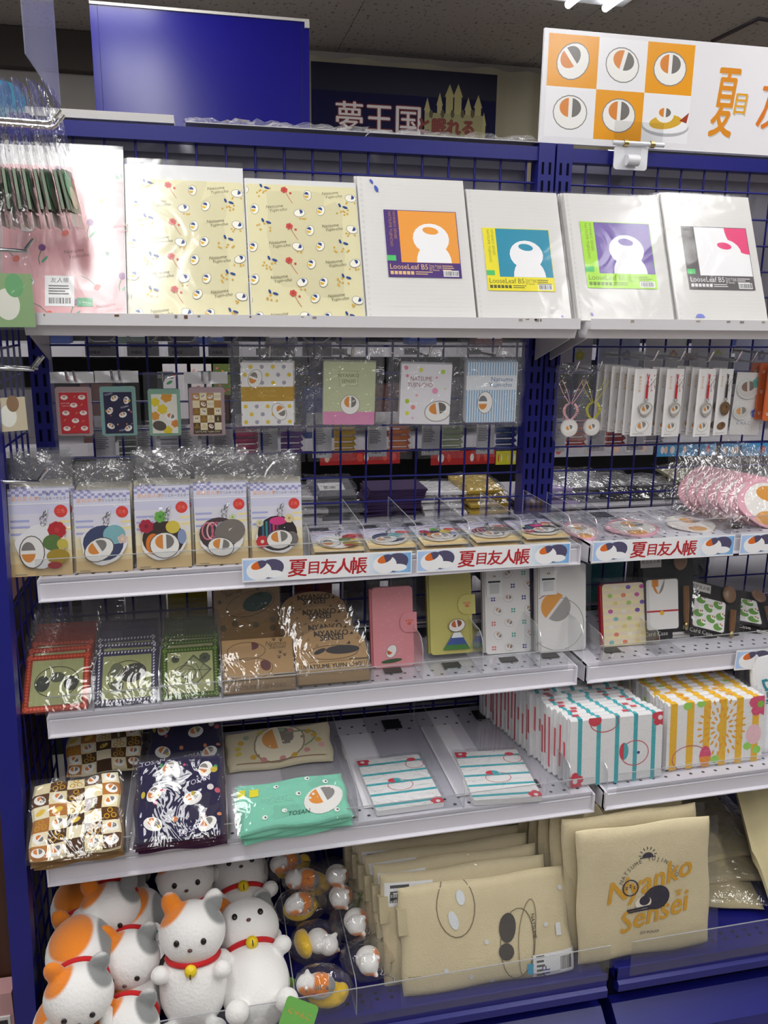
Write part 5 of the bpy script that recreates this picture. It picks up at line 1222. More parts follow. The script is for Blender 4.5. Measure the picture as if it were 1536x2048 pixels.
lie((720, 1521), (841, 1508), (889, 1604), (753, 1622), zC(.5)+.012, 'hand_towel', 'teal striped towel lying flat beside the mint pouches', 'towel', .011, lying_towel)
lie((908, 1507), (1027, 1497), (1085, 1592), (948, 1601), zC(.66)+.012, 'hand_towel', 'teal striped towel lying flat beside the upright teal row', 'towel', .011, lying_towel)
def towel_row(tl, tr, br, bl, key, kind, n, th, dx, lean, lab0, labn, grp, Yf, bay):
    f = fit(bl, br, ((tl[0]+tr[0])/2, (tl[1]+tr[1])/2), lean, Y=Yf)
    for k in range(n):
        x = f.P.x-dx*k; t = thing('hand_towel', lab0 if k == 0 else labn, 'towel', (x+(0 if k == 0 else rnd.uniform(-.003, .003)), Yf+th*k, zC(x)+.0015), lean, 0, 0 if k == 0 else rnd.uniform(-.012, .012), None if k == 0 else grp)
        towel(t, f.w, f.h*(1 if k == 0 else rnd.uniform(.985, 1.01)), th*.93, kind, 70+k, True, front=k == 0)
towel_row((1155, 1447), (1318, 1437), (1320, 1569), (1138, 1583), 'C', 'teal', 24, .0128, .0028, 6, 'teal striped towel at the front of the upright teal row', 'teal striped towel filed upright behind the front teal one', 'upright teal towels', -.358, 0)
towel_row((1324, 1441), (1506, 1422), (1519, 1548), (1328, 1573), 'C', 'yellow', 20, .0135, .0012, 6, 'yellow striped towel with sunflower at the front of the yellow row', 'yellow striped towel filed upright behind the sunflower one', 'upright yellow towels', -.345, 1)
# white cloth bags at the end of the shelf
f = fit((1516, 1560), (1640, 1545), (1540, 1352), 14, Y=-.33)
t = thing('white_bag', 'white cloth bag with teal lettering in clear wrap', 'cloth bag', (f.P.x, -.33, zC(f.P.x)+.001), 14)
def d_wb(p): p.text('BY', 12, p.H*.58, 34, '#2c8a96', -80); p.text('夏目友人帳', 60, p.H*.5, 20, '#2c8a96')
pouch(t, f.w*1.12, f.h, .02, '#efeff1', d_wb, True, 31, side='#e6e6ea')
for k in range(5):
    P = onY(1447+13*k, 1402, -.10-.03*k*.3); t = thing('white_bag', 'white rolled cloth bag standing behind the lettered white bag', 'cloth bag', (P.x+.018, -.13-.012*k, zC(P.x)+.001), 4, .5, .04, 'rolled white bags behind the lettered one'); 
    g = G(); g.tube([(0, 0, 0), (0, 0, .02), (0, 0, .15), (0, 0, .166)], [.010, .013, .012, .009], 10, '#dcdadb'); g.obj('rolled_cloth', CLOTH, t)
    film(t, .03, .17, -.0145, None, puff=.001, m=CRINK, nx=4, nz=8, seed=k)
for nm, x, s in (('checkered pouches', 252, -1), ('navy pouches', 455, -1), ('mint pouches', 715, -1), ('first lying towel', 925, -1), ('upright teal towels', 1133, -1)):
    divider('C', onY(x, 1650, -.37).x, .055, 'clear divider beside the %s' % nm, side=s, foot=.11, pad=x > 700, r=.02)
divider('C', RX0+.006, .045, 'clear divider between teal and yellow towel rows', foot=.05, pad=False)
for nm, x0, x1 in (('first', 690, 745), ('second', 860, 918)):
    P0_, P1_ = onZ(x0, 1490, zC(.5)), onZ(x1, 1490, zC(.5)); t = thing('paper_liner', '%s white paper strip under the lying towels' % nm, 'paper strip', ((P0_.x+P1_.x)/2, -.34, zC((P0_.x+P1_.x)/2)+.0022)); g = G(); g.box(-.03, .03, 0, .25, 0, .0006, '#e6e4ea'); g.obj('paper', PAPER, t)
# ================================================================== BASE DECK: plush toys
def remesh(g, vox, colfn, name, m):
    me0 = bpy.data.meshes.new('tmp'); me0.from_pydata(g.v, [], g.f)
    o = bpy.data.objects.new('tmp', me0); COL.objects.link(o)
    r = o.modifiers.new('r', 'REMESH'); r.mode = 'VOXEL'; r.voxel_size = vox
    s = o.modifiers.new('s', 'SMOOTH'); s.iterations = 8; s.factor = .5
    me = bpy.data.meshes.new_from_object(o.evaluated_get(bpy.context.evaluated_depsgraph_get())); me.name = name
    bpy.data.objects.remove(o); bpy.data.meshes.remove(me0)
    me.materials.clear(); me.materials.append(m)
    a = me.attributes.new('Col', 'FLOAT_COLOR', 'POINT'); c = []
    for v in me.vertices: c += colfn(v.co)
    a.data.foreach_set('color', c); me.polygons.foreach_set('use_smooth', [True]*len(me.polygons)); me.update(); return me
OR, GR, WH = '#e8862a', '#8a8c8c', '#eceae8'
g = G()
g.ell((0, .004, .062), (.050, .047, .064), 28, 18); g.ell((0, 0, .140), (.049, .042, .044), 28, 18)
for s in (-1, 1):
    g.ell((s*.030, .004, .180), (.015, .010, .020), 14, 10, M=Matrix.Rotation(s*.35, 3, 'Y'))
    g.ell((s*.044, -.026, .094), (.014, .014, .013), 12, 8); g.ell((s*.034, -.036, .014), (.017, .018, .016), 12, 8)
g.ell((0, .052, .03), (.014, .018, .014), 12, 8)
def blend(p, spots):
    c = np.array(lin(WH))
    for col, (a, b, d, rx, ry, rz) in spots:
        q = math.sqrt(((p.x-a)/rx)**2+((p.y-b)/ry)**2+((p.z-d)/rz)**2); m = min(rx, ry, rz)
        k = max(0, min(1, .5-(q-1)*m/.004)); c = c*(1-k)+np.array(lin(col))*k
    return c.tolist()
def pcol(p): return blend(p, [(OR, (-.030, .004, .172, .026, .03, .026)), (OR, (-.018, .050, .085, .034, .03, .050)), (GR, (.034, .006, .168, .022, .03, .024)), (GR, (.040, .040, .060, .030, .035, .038))])
PM = remesh(g, .0026, pcol, 'plush_body', PLUSH)
# lying version: long body behind a raised head
g = G(); g.ell((0, .058, .047), (.052, .066, .047), 28, 18); g.ell((0, -.030, .058), (.050, .043, .045), 28, 18)
for s in (-1, 1):
    g.ell((s*.031, -.018, .098), (.015, .010, .020), 14, 10, M=Matrix.Rotation(s*.35, 3, 'Y'))
    g.ell((s*.040, -.040, .013), (.016, .022, .013), 12, 8); g.ell((s*.040, .105, .014), (.017, .022, .014), 12, 8)
g.ell((0, .122, .055), (.015, .016, .015), 12, 8)
LM = remesh(g, .0026, lambda p: blend(p, [(OR, (-.030, -.022, .094, .026, .03, .028)), (OR, (-.014, .060, .088, .036, .048, .034)), (GR, (.034, -.020, .090, .022, .03, .026)), (GR, (.046, .062, .062, .026, .046, .034))]), 'plush_body', PLUSH)
g = G(); g.torus((0, .001, .106), .037, .0042, 32, 8, '#c42428', sy=.92); collar_me = g.mesh('collar', CLOTH); g = G(); g.torus((0, .006, .050), .040, .0042, 32, 8, '#c42428', axis='Y', sy=.95); lcollar_me = g.mesh('collar', CLOTH)
g = G(); g.ell((0, -.038, .101), (.009, .008, .009), 14, 10, '#e8c81c'); g.box(-.0008, .0008, -.0465, -.038, .093, .1, '#4a3a10'); bell_me = g.mesh('bell', PLASTIC)
g = G(); g.ell((0, 0, 0), (.0042, .0025, .0048), 12, 8, '#1c1818'); eye_me = g.mesh('eye', PLASTIC)
g = G(); g.ell((0, -.0425, .132), (.0036, .0022, .0026), 10, 6, '#5a3a38'); nose_me = g.mesh('nose', PLASTIC)
def plush(px_, py, z, rx, rz, S, label, tagc=None, roll=0, lying=False):
    P = onZ(px_, py, z); t = thing('plush_cat', label, 'plush toy')
    t.matrix_world = Matrix.Translation(P) @ Matrix.Rotation(R_(rz), 4, 'Z') @ Matrix.Rotation(R_(rx), 4, 'X') @ Matrix.Rotation(R_(roll), 4, 'Y') @ Matrix.Scale(S, 4) @ Matrix.Translation((0, -.03, -.05) if lying else (0, 0, -.095))
    inst('body', LM if lying else PM, t); inst('collar', lcollar_me if lying else collar_me, t); inst('nose', nose_me, t, (0, -.031, -.082) if lying else None)
    if not lying: inst('bell', bell_me, t)
    for s in (-1, 1): inst('eye', eye_me, t, (s*.019, -.0705, .060) if lying else (s*.019, -.0395, .142))
    if tagc:
        g = G(); g.prism(rrect(.045, .062, .005), 0, .001, tagc[0]); o = g.obj('hang_tag', PAPER, t); p = Print(.043, .06); 
        if tagc[1] == 'white': p.barcode(50, 90, 40, 30); p.lines(8, 70, 70, 7, 8); p.rect(8, 110, 30, 125, '#3a9ac0')
        else: p.text('にゃんこ', 50, 100, 20, '#c87a2c', shear=.1); p.pebble(55, 55, 24, 30); p.rect(8, 8, 34, 28, '#2c4ab0'); p.text('TOYS', 21, 14, 9, '#f0f0f8')
        p.done(o); o.matrix_local = tagc[2]
    return t
S = 1.22
WT = lambda *a: Matrix.Translation(a[:3]) @ Matrix.Rotation(R_(a[3]), 4, 'X') @ Matrix.Rotation(R_(a[4]), 4, 'Y')
plush(132, 2085, .450, 4, 4, 1.0, 'plush cat at the bottom of the pile under the sprawled one', lying=True)
plush(160, 1932, .532, 6, 6, 1.0, 'plush cat sprawled on another plush by the side grid', lying=True)
plush(268, 2000, .452, 2, -6, 1.0, 'plush cat lying on its belly under white price tags', ('#f0eff0', 'white', WT(.006, .05, .098, -50, 40)), lying=True)
plush(165, 1835, .500, 4, 8, 1.0, 'plush cat lying at the back by the side grid', lying=True)
plush(268, 1868, .505, 4, -4, 1.0, 'plush cat lying behind the one with price tags', lying=True)
plush(228, 1778, .540, 2, 0, 1.0, 'plush cat tucked under the shelf at the top of the pile', lying=True)
plush(386, 1925, .502, -16, -4, 1.08, 'plush cat sitting upright with red collar and yellow bell', ('#f0eff0', 'white', WT(.03, .0, -.012, -80, 0)))
plush(374, 1808, .500, -18, 3, 1.02, 'plush cat sitting directly behind the upright one')
plush(378, 1742, .500, -18, -3, 1.02, 'rearmost plush cat in the row of sitting ones')
plush(503, 1918, .463, -66, 6, 1.14, 'plush cat lying on its back with belly up', ('#5a9a3c', 'green', WT(.02, -.05, -.055, 20, 30)))
plush(486, 1800, .466, -62, 4, 1.10, 'plush cat lying on its back behind the belly-up one')
# small plush keychains in bags
g = G(); g.ell((0, 0, .022), (.026, .020, .020), 20, 12); g.ell((-.020, -.004, .034), (.018, .017, .017), 18, 12)
for s in (-1, 1): g.ell((-.020, -.004+s*.013, .048), (.004, .0045, .006), 10, 8)
def scol(p): return blend(p, [(OR, (.006, -.006, .038, .018, .03, .012)), (OR, (-.022, -.020, .038, .014, .010, .012)), (GR, (.024, .0, .032, .010, .03, .016))])
SM = remesh(g, .0018, scol, 'plush_body', PLUSH)
g = G(); g.ell((.012, -.002, -.002), (.034, .022, .014), 20, 12); g.ell((.036, 0, .004), (.012, .014, .010), 14, 10)
YM = remesh(g, .002, lambda p: lin('#f0c41c'), 'cushion', PLUSH)
g = G(); g.torus((-.012, -.003, .0305), .0145, .002, 20, 6, '#c42428', axis='Z'); scol_me = g.mesh('collar', CLOTH)
g = G()
for i in range(22): a = i*.42; g.ell((.004+.010*math.cos(a), -.014-.0006*i, .038+.0016*i+.004*math.sin(a)), (.0014, .0014, .0014), 6, 4)
chain_me = g.mesh('ball_chain', CHROME)
def mini(px_, py, z, rx, rz, label, yellow=True, tagged=False, seed=0, S=1.0, ry=0):
    P = onZ(px_, py, z); t = thing('plush_keychain', label, 'keychain'); t.matrix_world = Matrix.Translation(P) @ Matrix.Rotation(R_(rz), 4, 'Z') @ Matrix.Rotation(R_(rx), 4, 'X') @ Matrix.Rotation(R_(ry), 4, 'Y') @ Matrix.Scale(S, 4)
    inst('body', SM, t); inst('collar', scol_me, t); inst('ball_chain', chain_me, t)
    if yellow: inst('cushion', YM, t)
    q = random.Random(seed); g = G(); g.ell((.004, -.002, .018), (.050, .034, .046), 16, 12); g.v = [tuple(c+q.uniform(-.002, .002) for c in v) for v in g.v]; g.obj('bag', CRINK, t)
    if tagged:
        g = G(); g.prism(rrect(.036, .056, .004), 0, .001, '#6a9a3c'); o = g.obj('hang_tag', PAPER, t); p = Print(.034, .054); p.arc(60, 50, 30, 34, '#86b45a'); p.text('にゃんこ', 50, 130, 20, '#d8902c', shear=.1); p.pebble(60, 60, 24, 30); p.rect(8, 8, 40, 34, '#2c4ab0'); p.text('TOYS', 24, 15, 11, '#f0f0f8'); p.done(o); o.matrix_local = WT(*tagged)
K = [(612, 1890, .455, 70, 20, 'keychain plush head up on yellow cushion in clear bag', True, False, 80), (640, 1985, .425, 20, -10, 'keychain plush on yellow cushion with green tag at the fence', True, (-.078, -.01, -.02, -30, 25), 0),
     (713, 1912, .45, 60, -20, 'keychain plush without cushion beside the folded totes', False, False, 70), (690, 1838, .47, 60, -10, 'keychain plush with green tag lying against the totes', False, (.05, .0, .0, -60, -20), 60),
     (588, 1815, .47, 40, 10, 'keychain plush on yellow cushion behind the head-up one', True, False, 20), (612, 1762, .49, 45, -20, 'keychain plush with red collar in the second row of bags', True, False, 10),
     (572, 1735, .50, 30, 15, 'keychain plush on yellow cushion at the back of its row', True, False, 0), (655, 1748, .50, 50, -25, 'keychain plush at the back beside the folded totes', False, False, 70), (662, 1790, .48, 55, -15, 'keychain plush between the two tagged rows', False, False, 60)]
for i, k in enumerate(K): mini(*k[:5], k[5], k[6], k[7], i, 1.0, k[8])
# clear dividers on the deck
for nm, x in (('keychain plush toys', 712), ('belly-up plush', 590)):
    P = onY(x, 2020, -.46); divider('D', P.x, .06, 'clear divider beside the %s' % nm, foot=.03, pad=False, y0=-.465)
# folded totes
CV = '#d8caa6'
def d_tote(p):
    H = p.H; ln = '#7a6e58'
    p.ring(32, H*.78, 11, H*.28, .5, ln); p.arc(30, H*.66, 2.6, H*.09, '#dde2e6', 15); p.arc(35, H*.86, 2.4, H*.07, '#dde2e6', 10)
    p.ring(66, H*.36, 10, H*.33, .5, ln, -8); p.arc(61, H*.52, 5, H*.14, '#55504c', -8); p.arc(59, H*.3, 4.5, H*.08, '#55504c'); p.ring(72, H*.4, 5, H*.36, .4, ln, -10)
    for x, y in ((48, .42), (94, .82), (38, .12), (84, .5), (50, .04), (24, .22)): p.arc(x, y*H, 1.3, 1.3, '#d8dadf', n=10)
    p.text('NATSUME', 75.5, H*.5, 3, '#3a342c', -86)
    p.rect(74, H*.02, 100, H*.235, '#eeeef0'); p.text('MF', 84, H*.05, 7, '#2c3a8a', 90); p.lines(76, H*.2, 6, 5, 2.4); p.barcode(90, H*.04, 8, H*.16); p.rect(70.5, H*.06, 74, H*.16, '#3aa8d0'); p.rect(90, H*.38, 93, H*.5, '#e6e6e8')
    p.line([(3, H*.2), (10, H*.2)], .4, '#a8966a')
f = fit((810, 1996), (1151, 1938), (962, 1757), 22, Y=-.452)
def tote(t, w, h, th, design, seed, sticker=True):
    pouch(t, w, h, th, CV, design, True, seed, bulge=.007, m=CANVAS, side='#bcae8c')
    g = G(); g.box(-w/2-.004, -w/2+.012, -.004, th, h*.58, h*.82, '#c6b996'); g.obj('strap_end', CANVAS, t)
def d_lab(p): p.rect(2, p.H*.72, 30, p.H*.93, '#ececee'); p.text('MF', 20, p.H*.76, 6, '#2c3a8a'); p.lines(5, p.H*.88, 18, 3, 3.2); p.barcode(4, p.H*.74, 9, p.H*.1); p.rect(32, p.H*.8, 35, p.H*.9, '#3aa8d0')
zt = shz('D', .55)+.001
for k in range(7):
    t = thing('tote_bag', 'folded canvas tote with line print in clear bag at the front' if k == 0 else 'folded canvas tote standing behind the front printed one', 'tote bag', (f.P.x-(.018+.007*k if k else 0), -.452+.030*k, zt+.001*k), 22-1.4*k, 0, .0 if k == 0 else -.01+.006*(k % 3), None if k == 0 else 'folded totes in a row')
    tote(t, f.w, (zt and f.h+(f.P.z-zt)*.9)*(1 if k == 0 else 1.03+.004*k), .016, d_tote if k == 0 else d_lab, 50+k)
def d_sq(p):
    H = p.H; Y = '#d8a024'
    p.arc(50, H*.775, 4.2, 3.2, '#3a3444', 0, 0, 180); p.rect(44, H*.768, 56, H*.776, '#3a3444')
    for i in range(7): a = PI*(i+.5)/7; p.line([(50+5*math.cos(a), H*.776+5*math.sin(a)), (50+7*math.cos(a), H*.776+7*math.sin(a))], .6, '#3a3444')
    for i, ch in enumerate('NATSUMEYUJIN-CHO'):
        a = R_(160-140*(i+(1 if i > 6 else 0))/16); p.text(ch, 51+21*math.cos(a), H*.53+20*math.sin(a), 4, '#4a4450', math.degrees(a)-90)
    p.text('Nyanko', 52, H*.52, 21, Y, 12, shear=.35, bold=.02); p.text('Sensei', 54, H*.27, 21, Y, 12, shear=.35, bold=.02)
    p.arc(56, H*.46, 10, 8.5, '#262238', 10); p.arc(46, H*.435, 6, 4.5, '#efe8d8', 10); p.arc(47, H*.45, 4, 3.4, '#262238', 10); p.line([(34, H*.385), (62, H*.415)], 1.6, '#262238'); p.line([(35, H*.37), (62, H*.39)], 1.2, '#262238')
    p.ring(36.5, H*.56, 5.5, 5.5, .9, '#2a2638'); 
    for i in range(3): p.text('z', 33.6+2.8*i, H*.55+1.2*(i % 2), 4.5, '#2a2638')
    p.paw(73, H*.47, 3.2, Y); p.text('©Y.M/NYP', 51, H*.185, 3.2, '#4a4450')
f = fit((1158, 1946), (1420, 1900), (1285, 1650), 10, Y=-.455)
zt = shz('D', .9)+.0095
for k in range(7):
    t = thing('tote_bag', 'square cotton tote with yellow script print at the front' if k == 0 else 'square cotton tote standing behind the yellow script one', 'tote bag', (f.P.x-.010*k, -.455+.030*k, zt), 10-k*.6, 0, 0 if k == 0 else rnd.uniform(-.015, .015), None if k == 0 else 'square totes in a row')
    h = f.h+(f.P.z-zt); pouch(t, f.w*(1 if k == 0 else 1.02), h*(1 if k == 0 else 1.02+.01*k), .016, CV if k == 0 else '#d0c29e', d_sq if k == 0 else None, True, 60+k, bulge=.006, m=CANVAS, side='#bcae8c')
# draped cotton bag over bagged ones
for k in range(3):
    t = thing('bagged_cotton', ('lowest bagged cotton bag under the draped one', 'middle bagged cotton bag under the draped one', 'upper bagged cotton bag under the draped one')[k], 'cotton bag', (1.10+.03*k, -.37+.03*k, shz('D', 1.1)+.018+.024*k), 86, -.30+.22*k, .03*k); pouch(t, .20+.02*k, .20, .012, '#c6b994', None, True, 70+k, bulge=.014, m=CANVAS)
    film(t, .24, .23, -.024, None, z0=-.02, puff=.012, jit=.006, m=CRINK, nx=8, nz=8, seed=170+k, name='outer_bag')
t = thing('draped_bag', 'cream cotton bag draped over bagged ones at the end of the deck', 'cotton bag', (0, 0, 0))
def dr(u, v, off=0):
    # u 0 left .. 1 right, v 0 back/top .. 1 front/bottom
    xl = onY(1420+95*v**1.6+(25 if v > .85 else 0)*(v-.85)*6, 1600+220*v, -.12-.29*v).x
    x = xl+(.30)*u; y = -.12-.29*v-.015*math.sin(u*5); z = .68-.185*v**1.2+.018*math.sin(u*6+v*3)+.03*math.sin(PI*u)*v-(0 if u > .05 else .012)-(.03*(v-.9)/.1 if v > .9 else 0)
    return (x, y-off*.3, z-off)
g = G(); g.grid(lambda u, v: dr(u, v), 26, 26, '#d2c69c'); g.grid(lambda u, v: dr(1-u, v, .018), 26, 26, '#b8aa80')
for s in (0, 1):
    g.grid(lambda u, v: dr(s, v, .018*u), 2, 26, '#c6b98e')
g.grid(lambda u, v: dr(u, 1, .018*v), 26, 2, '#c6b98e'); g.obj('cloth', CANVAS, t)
p = Print(.05, .012, clip=False); p.fn = lambda x, y, z: tuple(Vector(dr(.25, .62))+Vector((.02+x, -.004, .01+z))); p.text('SENSEI S', 50, 4, 16, '#55503c', -70); p.text('NYANKO', 90, 10, 16, '#55503c', -70); p.done(t, 'print', CANVAS)
# neighbouring brown fixture beyond the side grid
xr = onY(34, 1900, -.30).x; zt = onY(6, 1290, -.30).z
t = thing('wood_cabinet', 'dark brown wood grain cabinet beyond the side grid', 'cabinet', (xr-.20, -.30, 0))
g = G(); g.box(-.2, .2, 0, .40, 0, zt); g.obj('carcass', mat('brown_wood', .45, .4, color='#4a2a1e', var=.35, vscale=12, stretch=(9, 9, .7)), t)
P = onY(10, 2000, -.34); t = thing('pink_box', 'pale pink box standing against the brown cabinet', 'box', (xr-.06, -.34, 0)); g = G(); g.box(-.05, .055, 0, .036, 0, P.z+.012, '#c89a9a'); g.obj('carton', PAPER, t); g = G(); g.box(-.04, .05, -.003, 0, .02, P.z-.03, '#e6e2e0'); g.box(-.036, .046, -.004, -.003, .03, P.z-.036, '#3a3234'); g.obj('framed_label', PAPER, t)
# ================================================================== OTHER SIDE OF THE RACK, seen through the grid
def back_shelf(key, x0, x1, label, d=.30):
    t = thing('rear_shelf', label, 'shelf', (0, 0, 0)); z = shz(key, (x0+x1)/2)-.008
    g = G(); g.box(x0, x1, .022, d, z-.004, z, '#b9b6bd'); g.obj('shelf_board', STEELP, t)
    g = G(); g.box(x0, x1, d-.004, d, z-.034, z-.004, '#c6c3ca'); g.obj('front_rail', STEELP, t)
    return z
for key, nm in (('A', 'upper'), ('B', 'added middle'), ('C', 'lower')):  # middle and lower boards are added to block light behind the grid
    back_shelf(key, LX0, LX1, '%s white shelf on the rear side of the rack with hanging cases' % nm); back_shelf(key, RX0, RX1, '%s white shelf on the rear side of the rack with straps' % nm)
zA = shz('A', .4)-.006
def flat_pack(x, y, z, w, d, col, label, cat='bagged goods', group=None, seed=0, th=.004, tilt=0, film_on=True, bar=False):
    t = thing('flat_pack', label, cat, (x, y, z), 90-tilt, R_(random.Random(seed).uniform(-8, 8)), 0, group)
    g = G(); g.box(-w/2, w/2, 0, th, 0, d, col); g.obj('card', PAPER, t)
    if bar: p = Print(w, d); p.rect(20, p.H*.3, 80, p.H*.7, '#e8e8e8'); p.barcode(30, p.H*.35, 30, p.H*.2); p.done(t)
    if film_on: film(t, w*1.12, d*1.12, -.004, None, z0=-d*.06, puff=.004, jit=.003, m=CRINK, nx=6, nz=6, seed=seed)
q = random.Random(21)
# purple booklets
for k in range(12):
    flat_pack(.56+.002*k, .06, zA+.004+.0045*k, .12, .10, '#3a2450', 'dark purple booklet in the stack seen through the grid', 'booklet', 'stacked purple booklets behind the grid', k, .004, film_on=False)
piles = [(.16, '#9a989c', 'grey'), (.27, '#5a9a86', 'green'), (.38, '#c8c6c8', 'pale grey'), (.46, '#6a6a70', 'dark grey'), (.68, '#e8e6e8', 'white'), (.77, '#c8a83a', 'ochre'), (.93, '#b8a8d0', 'lilac'), (1.0, '#8a8a90', 'ash grey'), (1.09, '#55555a', 'charcoal'), (1.18, '#7a7a7e', 'slate'), (1.28, '#8a8468', 'olive'), (1.38, '#4a4a50', 'sooty'), (1.5, '#9a9a9e', 'silver')]
for i, (x, c, nm) in enumerate(piles):
    for k in range(4): flat_pack(x+q.uniform(-.01, .01), .045+.012*k, zA+.004+.012*k, .09, .11, c, '%s goods pack in the pile seen through the grid' % nm, 'bagged goods', '%s pack pile' % nm, i*9+k, .006, q.uniform(-2, 10), bar=(k == 3 and i % 3 == 0))
# packs hanging behind the grid: upper row with coiled rings
for i in range(6):
    x = .00+.072*i if i < 4 else .25+.07*(i-3)
    t = thing('coil_pack', 'clear pack with coiled cable and grey price label hanging behind the grid', 'cable pack', (x+.02, .032, 1.425), 0, 0, 0, 'coiled cable packs behind the grid')
    g = G(); g.torus((0, .004, .055), .030, .0022, 26, 6, '#b8b6b8', axis='Y'); g.obj('cable', PLASTIC, t)
    g = G(); g.box(-.028, .028, -.002, -.001, .004, .030, '#a09ea0'); g.obj('label_card', PAPER, t); p = Print(.056, .026, z0=.004, y=-.002); p.barcode(10, 6, 36, 12, '#333333', '#a8a6a8'); p.lines(10, 36, 80, 2, 8, '#444444'); p.done(t)
    film(t, .068, .10, -.004, None, m=FILM, seed=i)
for i, (x, c, nm) in enumerate(((.035, '#7a8a7a', 'grey green'), (.11, '#d8d6da', 'white'), (.185, '#c8c6ca', 'pale'), (.25, '#c03a6a', 'magenta'), (.335, '#7a4a9a', 'purple'), (.44, '#e0b41c', 'yellow'), (.55, '#dd7a2c', 'orange'), (.66, '#a8b890', 'sage green'), (.775, '#2c4a8a', 'dark blue'), (.93, '#c8442c', 'red'), (1.02, '#b03a2c', 'brick red'), (1.11, '#a8a6aa', 'grey'))):
    z = onY(600, 912, .05).z-.002; t = thing('cable_pack', '%s cable pack with white data label hanging behind the grid' % nm, 'cable pack', (x, .034, z))
    g = G(); g.box(-.040, -.002, -.001, 0, .0, .07, '#d6d6d8'); g.obj('label_card', PAPER, t); p = Print(.038, .07, x0=-.040, y=-.001); p.lines(8, 170, 80, 12, 9, '#777777'); p.barcode(15, 10, 60, 28); p.done(t)
    g = G()
    for k in range(5): g.tube([(.004, .004, .012+.012*k), (.040, .004, .012+.012*k), (.045, .004, .016+.012*k)], .005, 8, c)
    g.obj('cable_bundle', PLASTIC, t); film(t, .10, .085, -.006, None, z0=-.006, m=CRINK, seed=30+i)
for i in range(7):
    x = .93+.105*i; t = thing('white_pack', 'white backed pack hanging behind the grid above the straps', 'bagged goods', (x, .032, 1.395), 0, 0, 0, 'white packs behind the strap grid')
    g = G(); g.box(-.045, .045, 0, .003, 0, .10, ('#c9c7cb', '#b9c0d8', '#d6d4d2')[i % 3]); g.obj('card', PAPER, t); p = Print(.09, .10); p.lines(10, 90, 70, 3, 6, '#8a86a8'); p.flower(70, 40, 12, ('#b0b84a', '#5a6ab0', '#a87a4a')[i % 3]); p.done(t); film(t, .10, .12, -.004, None, m=CRINK, seed=60+i)
# row behind the coaster shelf
zB_ = shz('B', .1)-.006
for i, (x, c, nm) in enumerate(((-.01, '#c8c8cc', 'silver'), (.07, '#d2d0d6', 'bright silver'), (.15, '#c8b81c', 'mustard yellow'), (.235, '#9a2430', 'crimson'), (.32, '#3a3450', 'dark violet'), (.40, '#8a2c34', 'wine red'), (.50, '#55555c', 'iron grey'), (.60, '#44444a', 'graphite'), (.70, '#606066', 'lead grey'), (.95, '#2c8a92', 'teal'), (1.05, '#3a9098', 'bright teal'), (1.15, '#2c2c32', 'black'), (1.26, '#26262c', 'jet black'))):
    t = thing('bulky_pack', '%s bulky pack standing behind the grid at coaster height' % nm, 'bagged goods', (x, .035, zB_)); g = G()
    g.grid(lambda u, v: (-.038+.076*u, -.006*math.sin(PI*u)*math.sin(PI*v)+.0015*math.sin(v*40), .165*v), 6, 14, c); g.box(-.038, .038, .001, .03, 0, .165, c); g.obj('wrapped_goods', PLASTIC, t); film(t, .084, .18, -.010, None, puff=.003, jit=.002, m=CRINK, nx=6, nz=10, seed=80+i)
# dark cartons, added to darken the space behind the lowest rows
for i, (x, w_, c, nm) in enumerate(((.06, .24, '#6a2420', 'dark red'), (.33, .26, '#241c34', 'dark violet'), (.62, .28, '#1c2038', 'dark navy'), (1.0, .25, '#30302e', 'dark grey'), (1.28, .26, '#2a241c', 'dark brown'))):
    for key, h in (('C', .16), ('D', .24)):
        z = shz(key, x)-(.007 if key == 'C' else .0); t = thing('carton', '%s filler carton added behind the grid at %s height' % (nm, 'pouch' if key == 'C' else 'plush'), 'carton', (x, .035, z))
        g = G(); g.box(-w_/2, w_/2, 0, .22, 0, h, c); g.obj('box', PAPER, t); g = G(); g.box(-w_/2+.02, w_/2-.02, -.001, 0, h*.2, h*.5, '#8a847c' if key == 'C' else c); g.obj('label_panel', PAPER, t)
g = G(); g.box(LX0, RX1, .023, .30, .375, .395); g.obj('rear_deck', BLUEP, None, 'blue rear deck carrying added dark cartons behind the grid', 'deck')
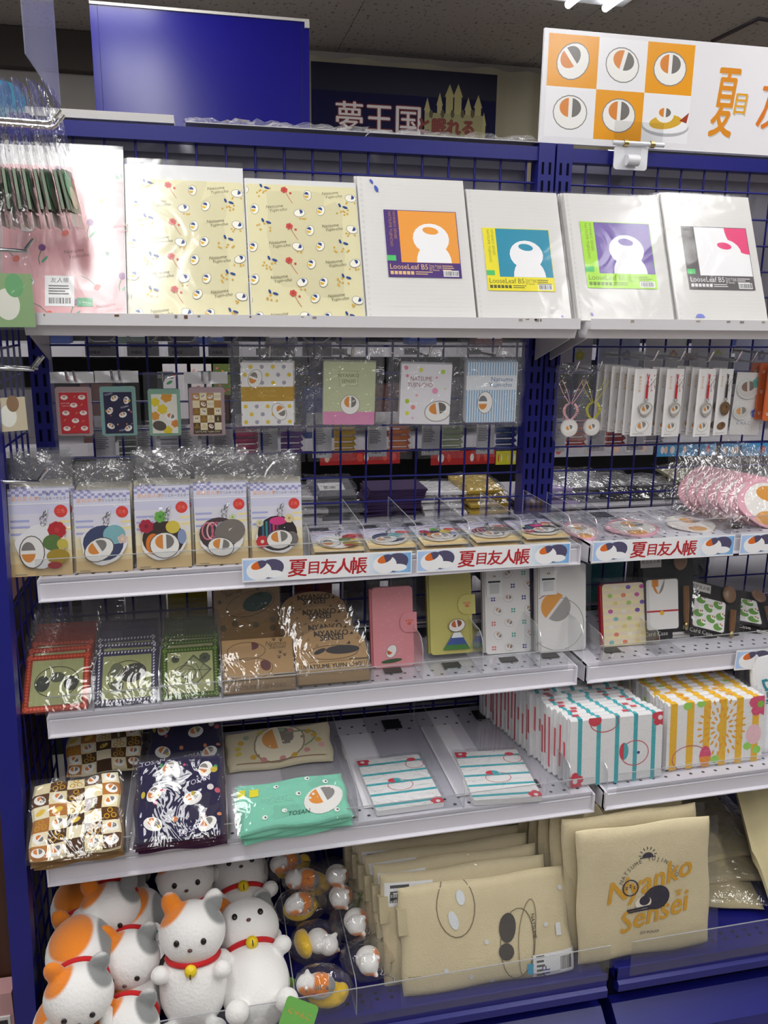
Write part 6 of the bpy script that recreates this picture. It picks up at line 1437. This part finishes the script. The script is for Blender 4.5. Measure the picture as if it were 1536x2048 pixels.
# rack across the next aisle
t = thing('far_rack', 'dark rack across the next aisle seen through the grid', 'display rack', (.9, 1.12, 0))
g = G(); g.box(-1.9, 1.6, .10, .14, 0, 1.93, '#17161c'); g.obj('back_panel', PAPER, t)
for k, z in enumerate((1.41, 1.12, .80, .45)):
    g = G(); g.box(-1.9, 1.6, -.12, .10, z-.004, z, '#b0adb4'); g.obj('shelf_board', STEELP, t); g = G(); g.box(-1.9, 1.6, -.125, -.12, z-.036, z, '#c9c6cc'); o = g.obj('price_rail', STEELP, t)
zr = onY(640, 930, .995).z; 
for i, (xa, xb, c, nm) in enumerate((((640, 0), (800, 0), '#b42c2c', 'red'), ((862, 0), (990, 0), '#b42c2c', 'plain red'), ((992, 0), (1032, 0), '#d0c82c', 'yellow'), ((1310, 0), (1430, 0), '#4a9ad0', 'blue'), ((1440, 0), (1560, 0), '#4aa0d8', 'sky blue'), ((1100, 0), (1305, 0), '#c4c2ca', 'pale grey'))):
    a, b = onY(xa[0], 915, .99), onY(xb[0], 915, .99); zz = 1.12-.034 if True else zr
    z0 = onY((xa[0]+xb[0])/2, 929 if xa[0] < 1050 else 912, .99).z
    t = thing('shelf_strip', '%s price strip on the rack across the next aisle' % nm, 'label strip', ((a.x+b.x)/2, .99, z0)); w_ = b.x-a.x
    g = G(); g.box(-w_/2, w_/2, 0, .003, 0, .045, c); g.obj('card', PAPER, t); p = Print(w_, .045); qq = random.Random(i)
    for k in range(6): p.arc(qq.uniform(5, 95), p.H*.5, 3, p.H*.3, qq.choice(('#e8e4e0', '#d8503c', '#f0c8b0')), n=10)
    p.done(t)
for i, (x0, x1, y0, y1, c, nm) in enumerate(((330, 378, 728, 838, '#e6e0e4', 'white'), (384, 425, 728, 800, '#ece6e0', 'cream'), (428, 462, 728, 790, '#6a7a3c', 'mixed green'), (380, 420, 800, 842, '#e4dce0', 'pale pink'), (438, 462, 790, 840, '#3a2420', 'dark'), (1100, 1190, 690, 720, '#c8c4d4', 'lilac grey'))):
    Y = .97; a, b, c_ = onY(x0, y1, Y), onY(x1, y1, Y), onY(x0, y0, Y); t = thing('poster_card', '%s illustrated card on the rack across the next aisle' % nm, 'card', ((a.x+b.x)/2, Y, a.z)); w_, h_ = b.x-a.x, c_.z-a.z
    g = G(); g.box(-w_/2, w_/2, 0, .004, 0, h_, c); g.obj('card', PAPER, t); p = Print(w_, h_); qq = random.Random(40+i)
    for k in range(6): p.arc(qq.uniform(10, 90), qq.uniform(.1, .9)*p.H, qq.uniform(6, 16), qq.uniform(6, 14), qq.choice(('#d8788a', '#c84a3c', '#e8b8b8', '#e0a040', '#4a9a5a')), qq.uniform(0, 90), n=10)
    p.done(t)
q = random.Random(77)
for i in range(26):
    x = -.55+.11*i; c = q.choice(('#55525a', '#3a3a40', '#6a666c', '#a8a4a8', '#2c3a6a', '#5a3a3a', '#44504a')); nm = 'dark goods box standing on the rack across the next aisle'
    t = thing('goods_box', nm, 'box', (x, 1.02, (1.1203, 1.4103)[i % 2]), 0, 0, 0, 'goods boxes on the far rack'); g = G(); g.box(-.045, .045, 0, .08, 0, q.uniform(.12, .2), c); g.box(-.04, .04, -.001, 0, .02, .08, q.choice(('#8a868c', '#c8c4c8', c))); g.obj('carton', PAPER, t)
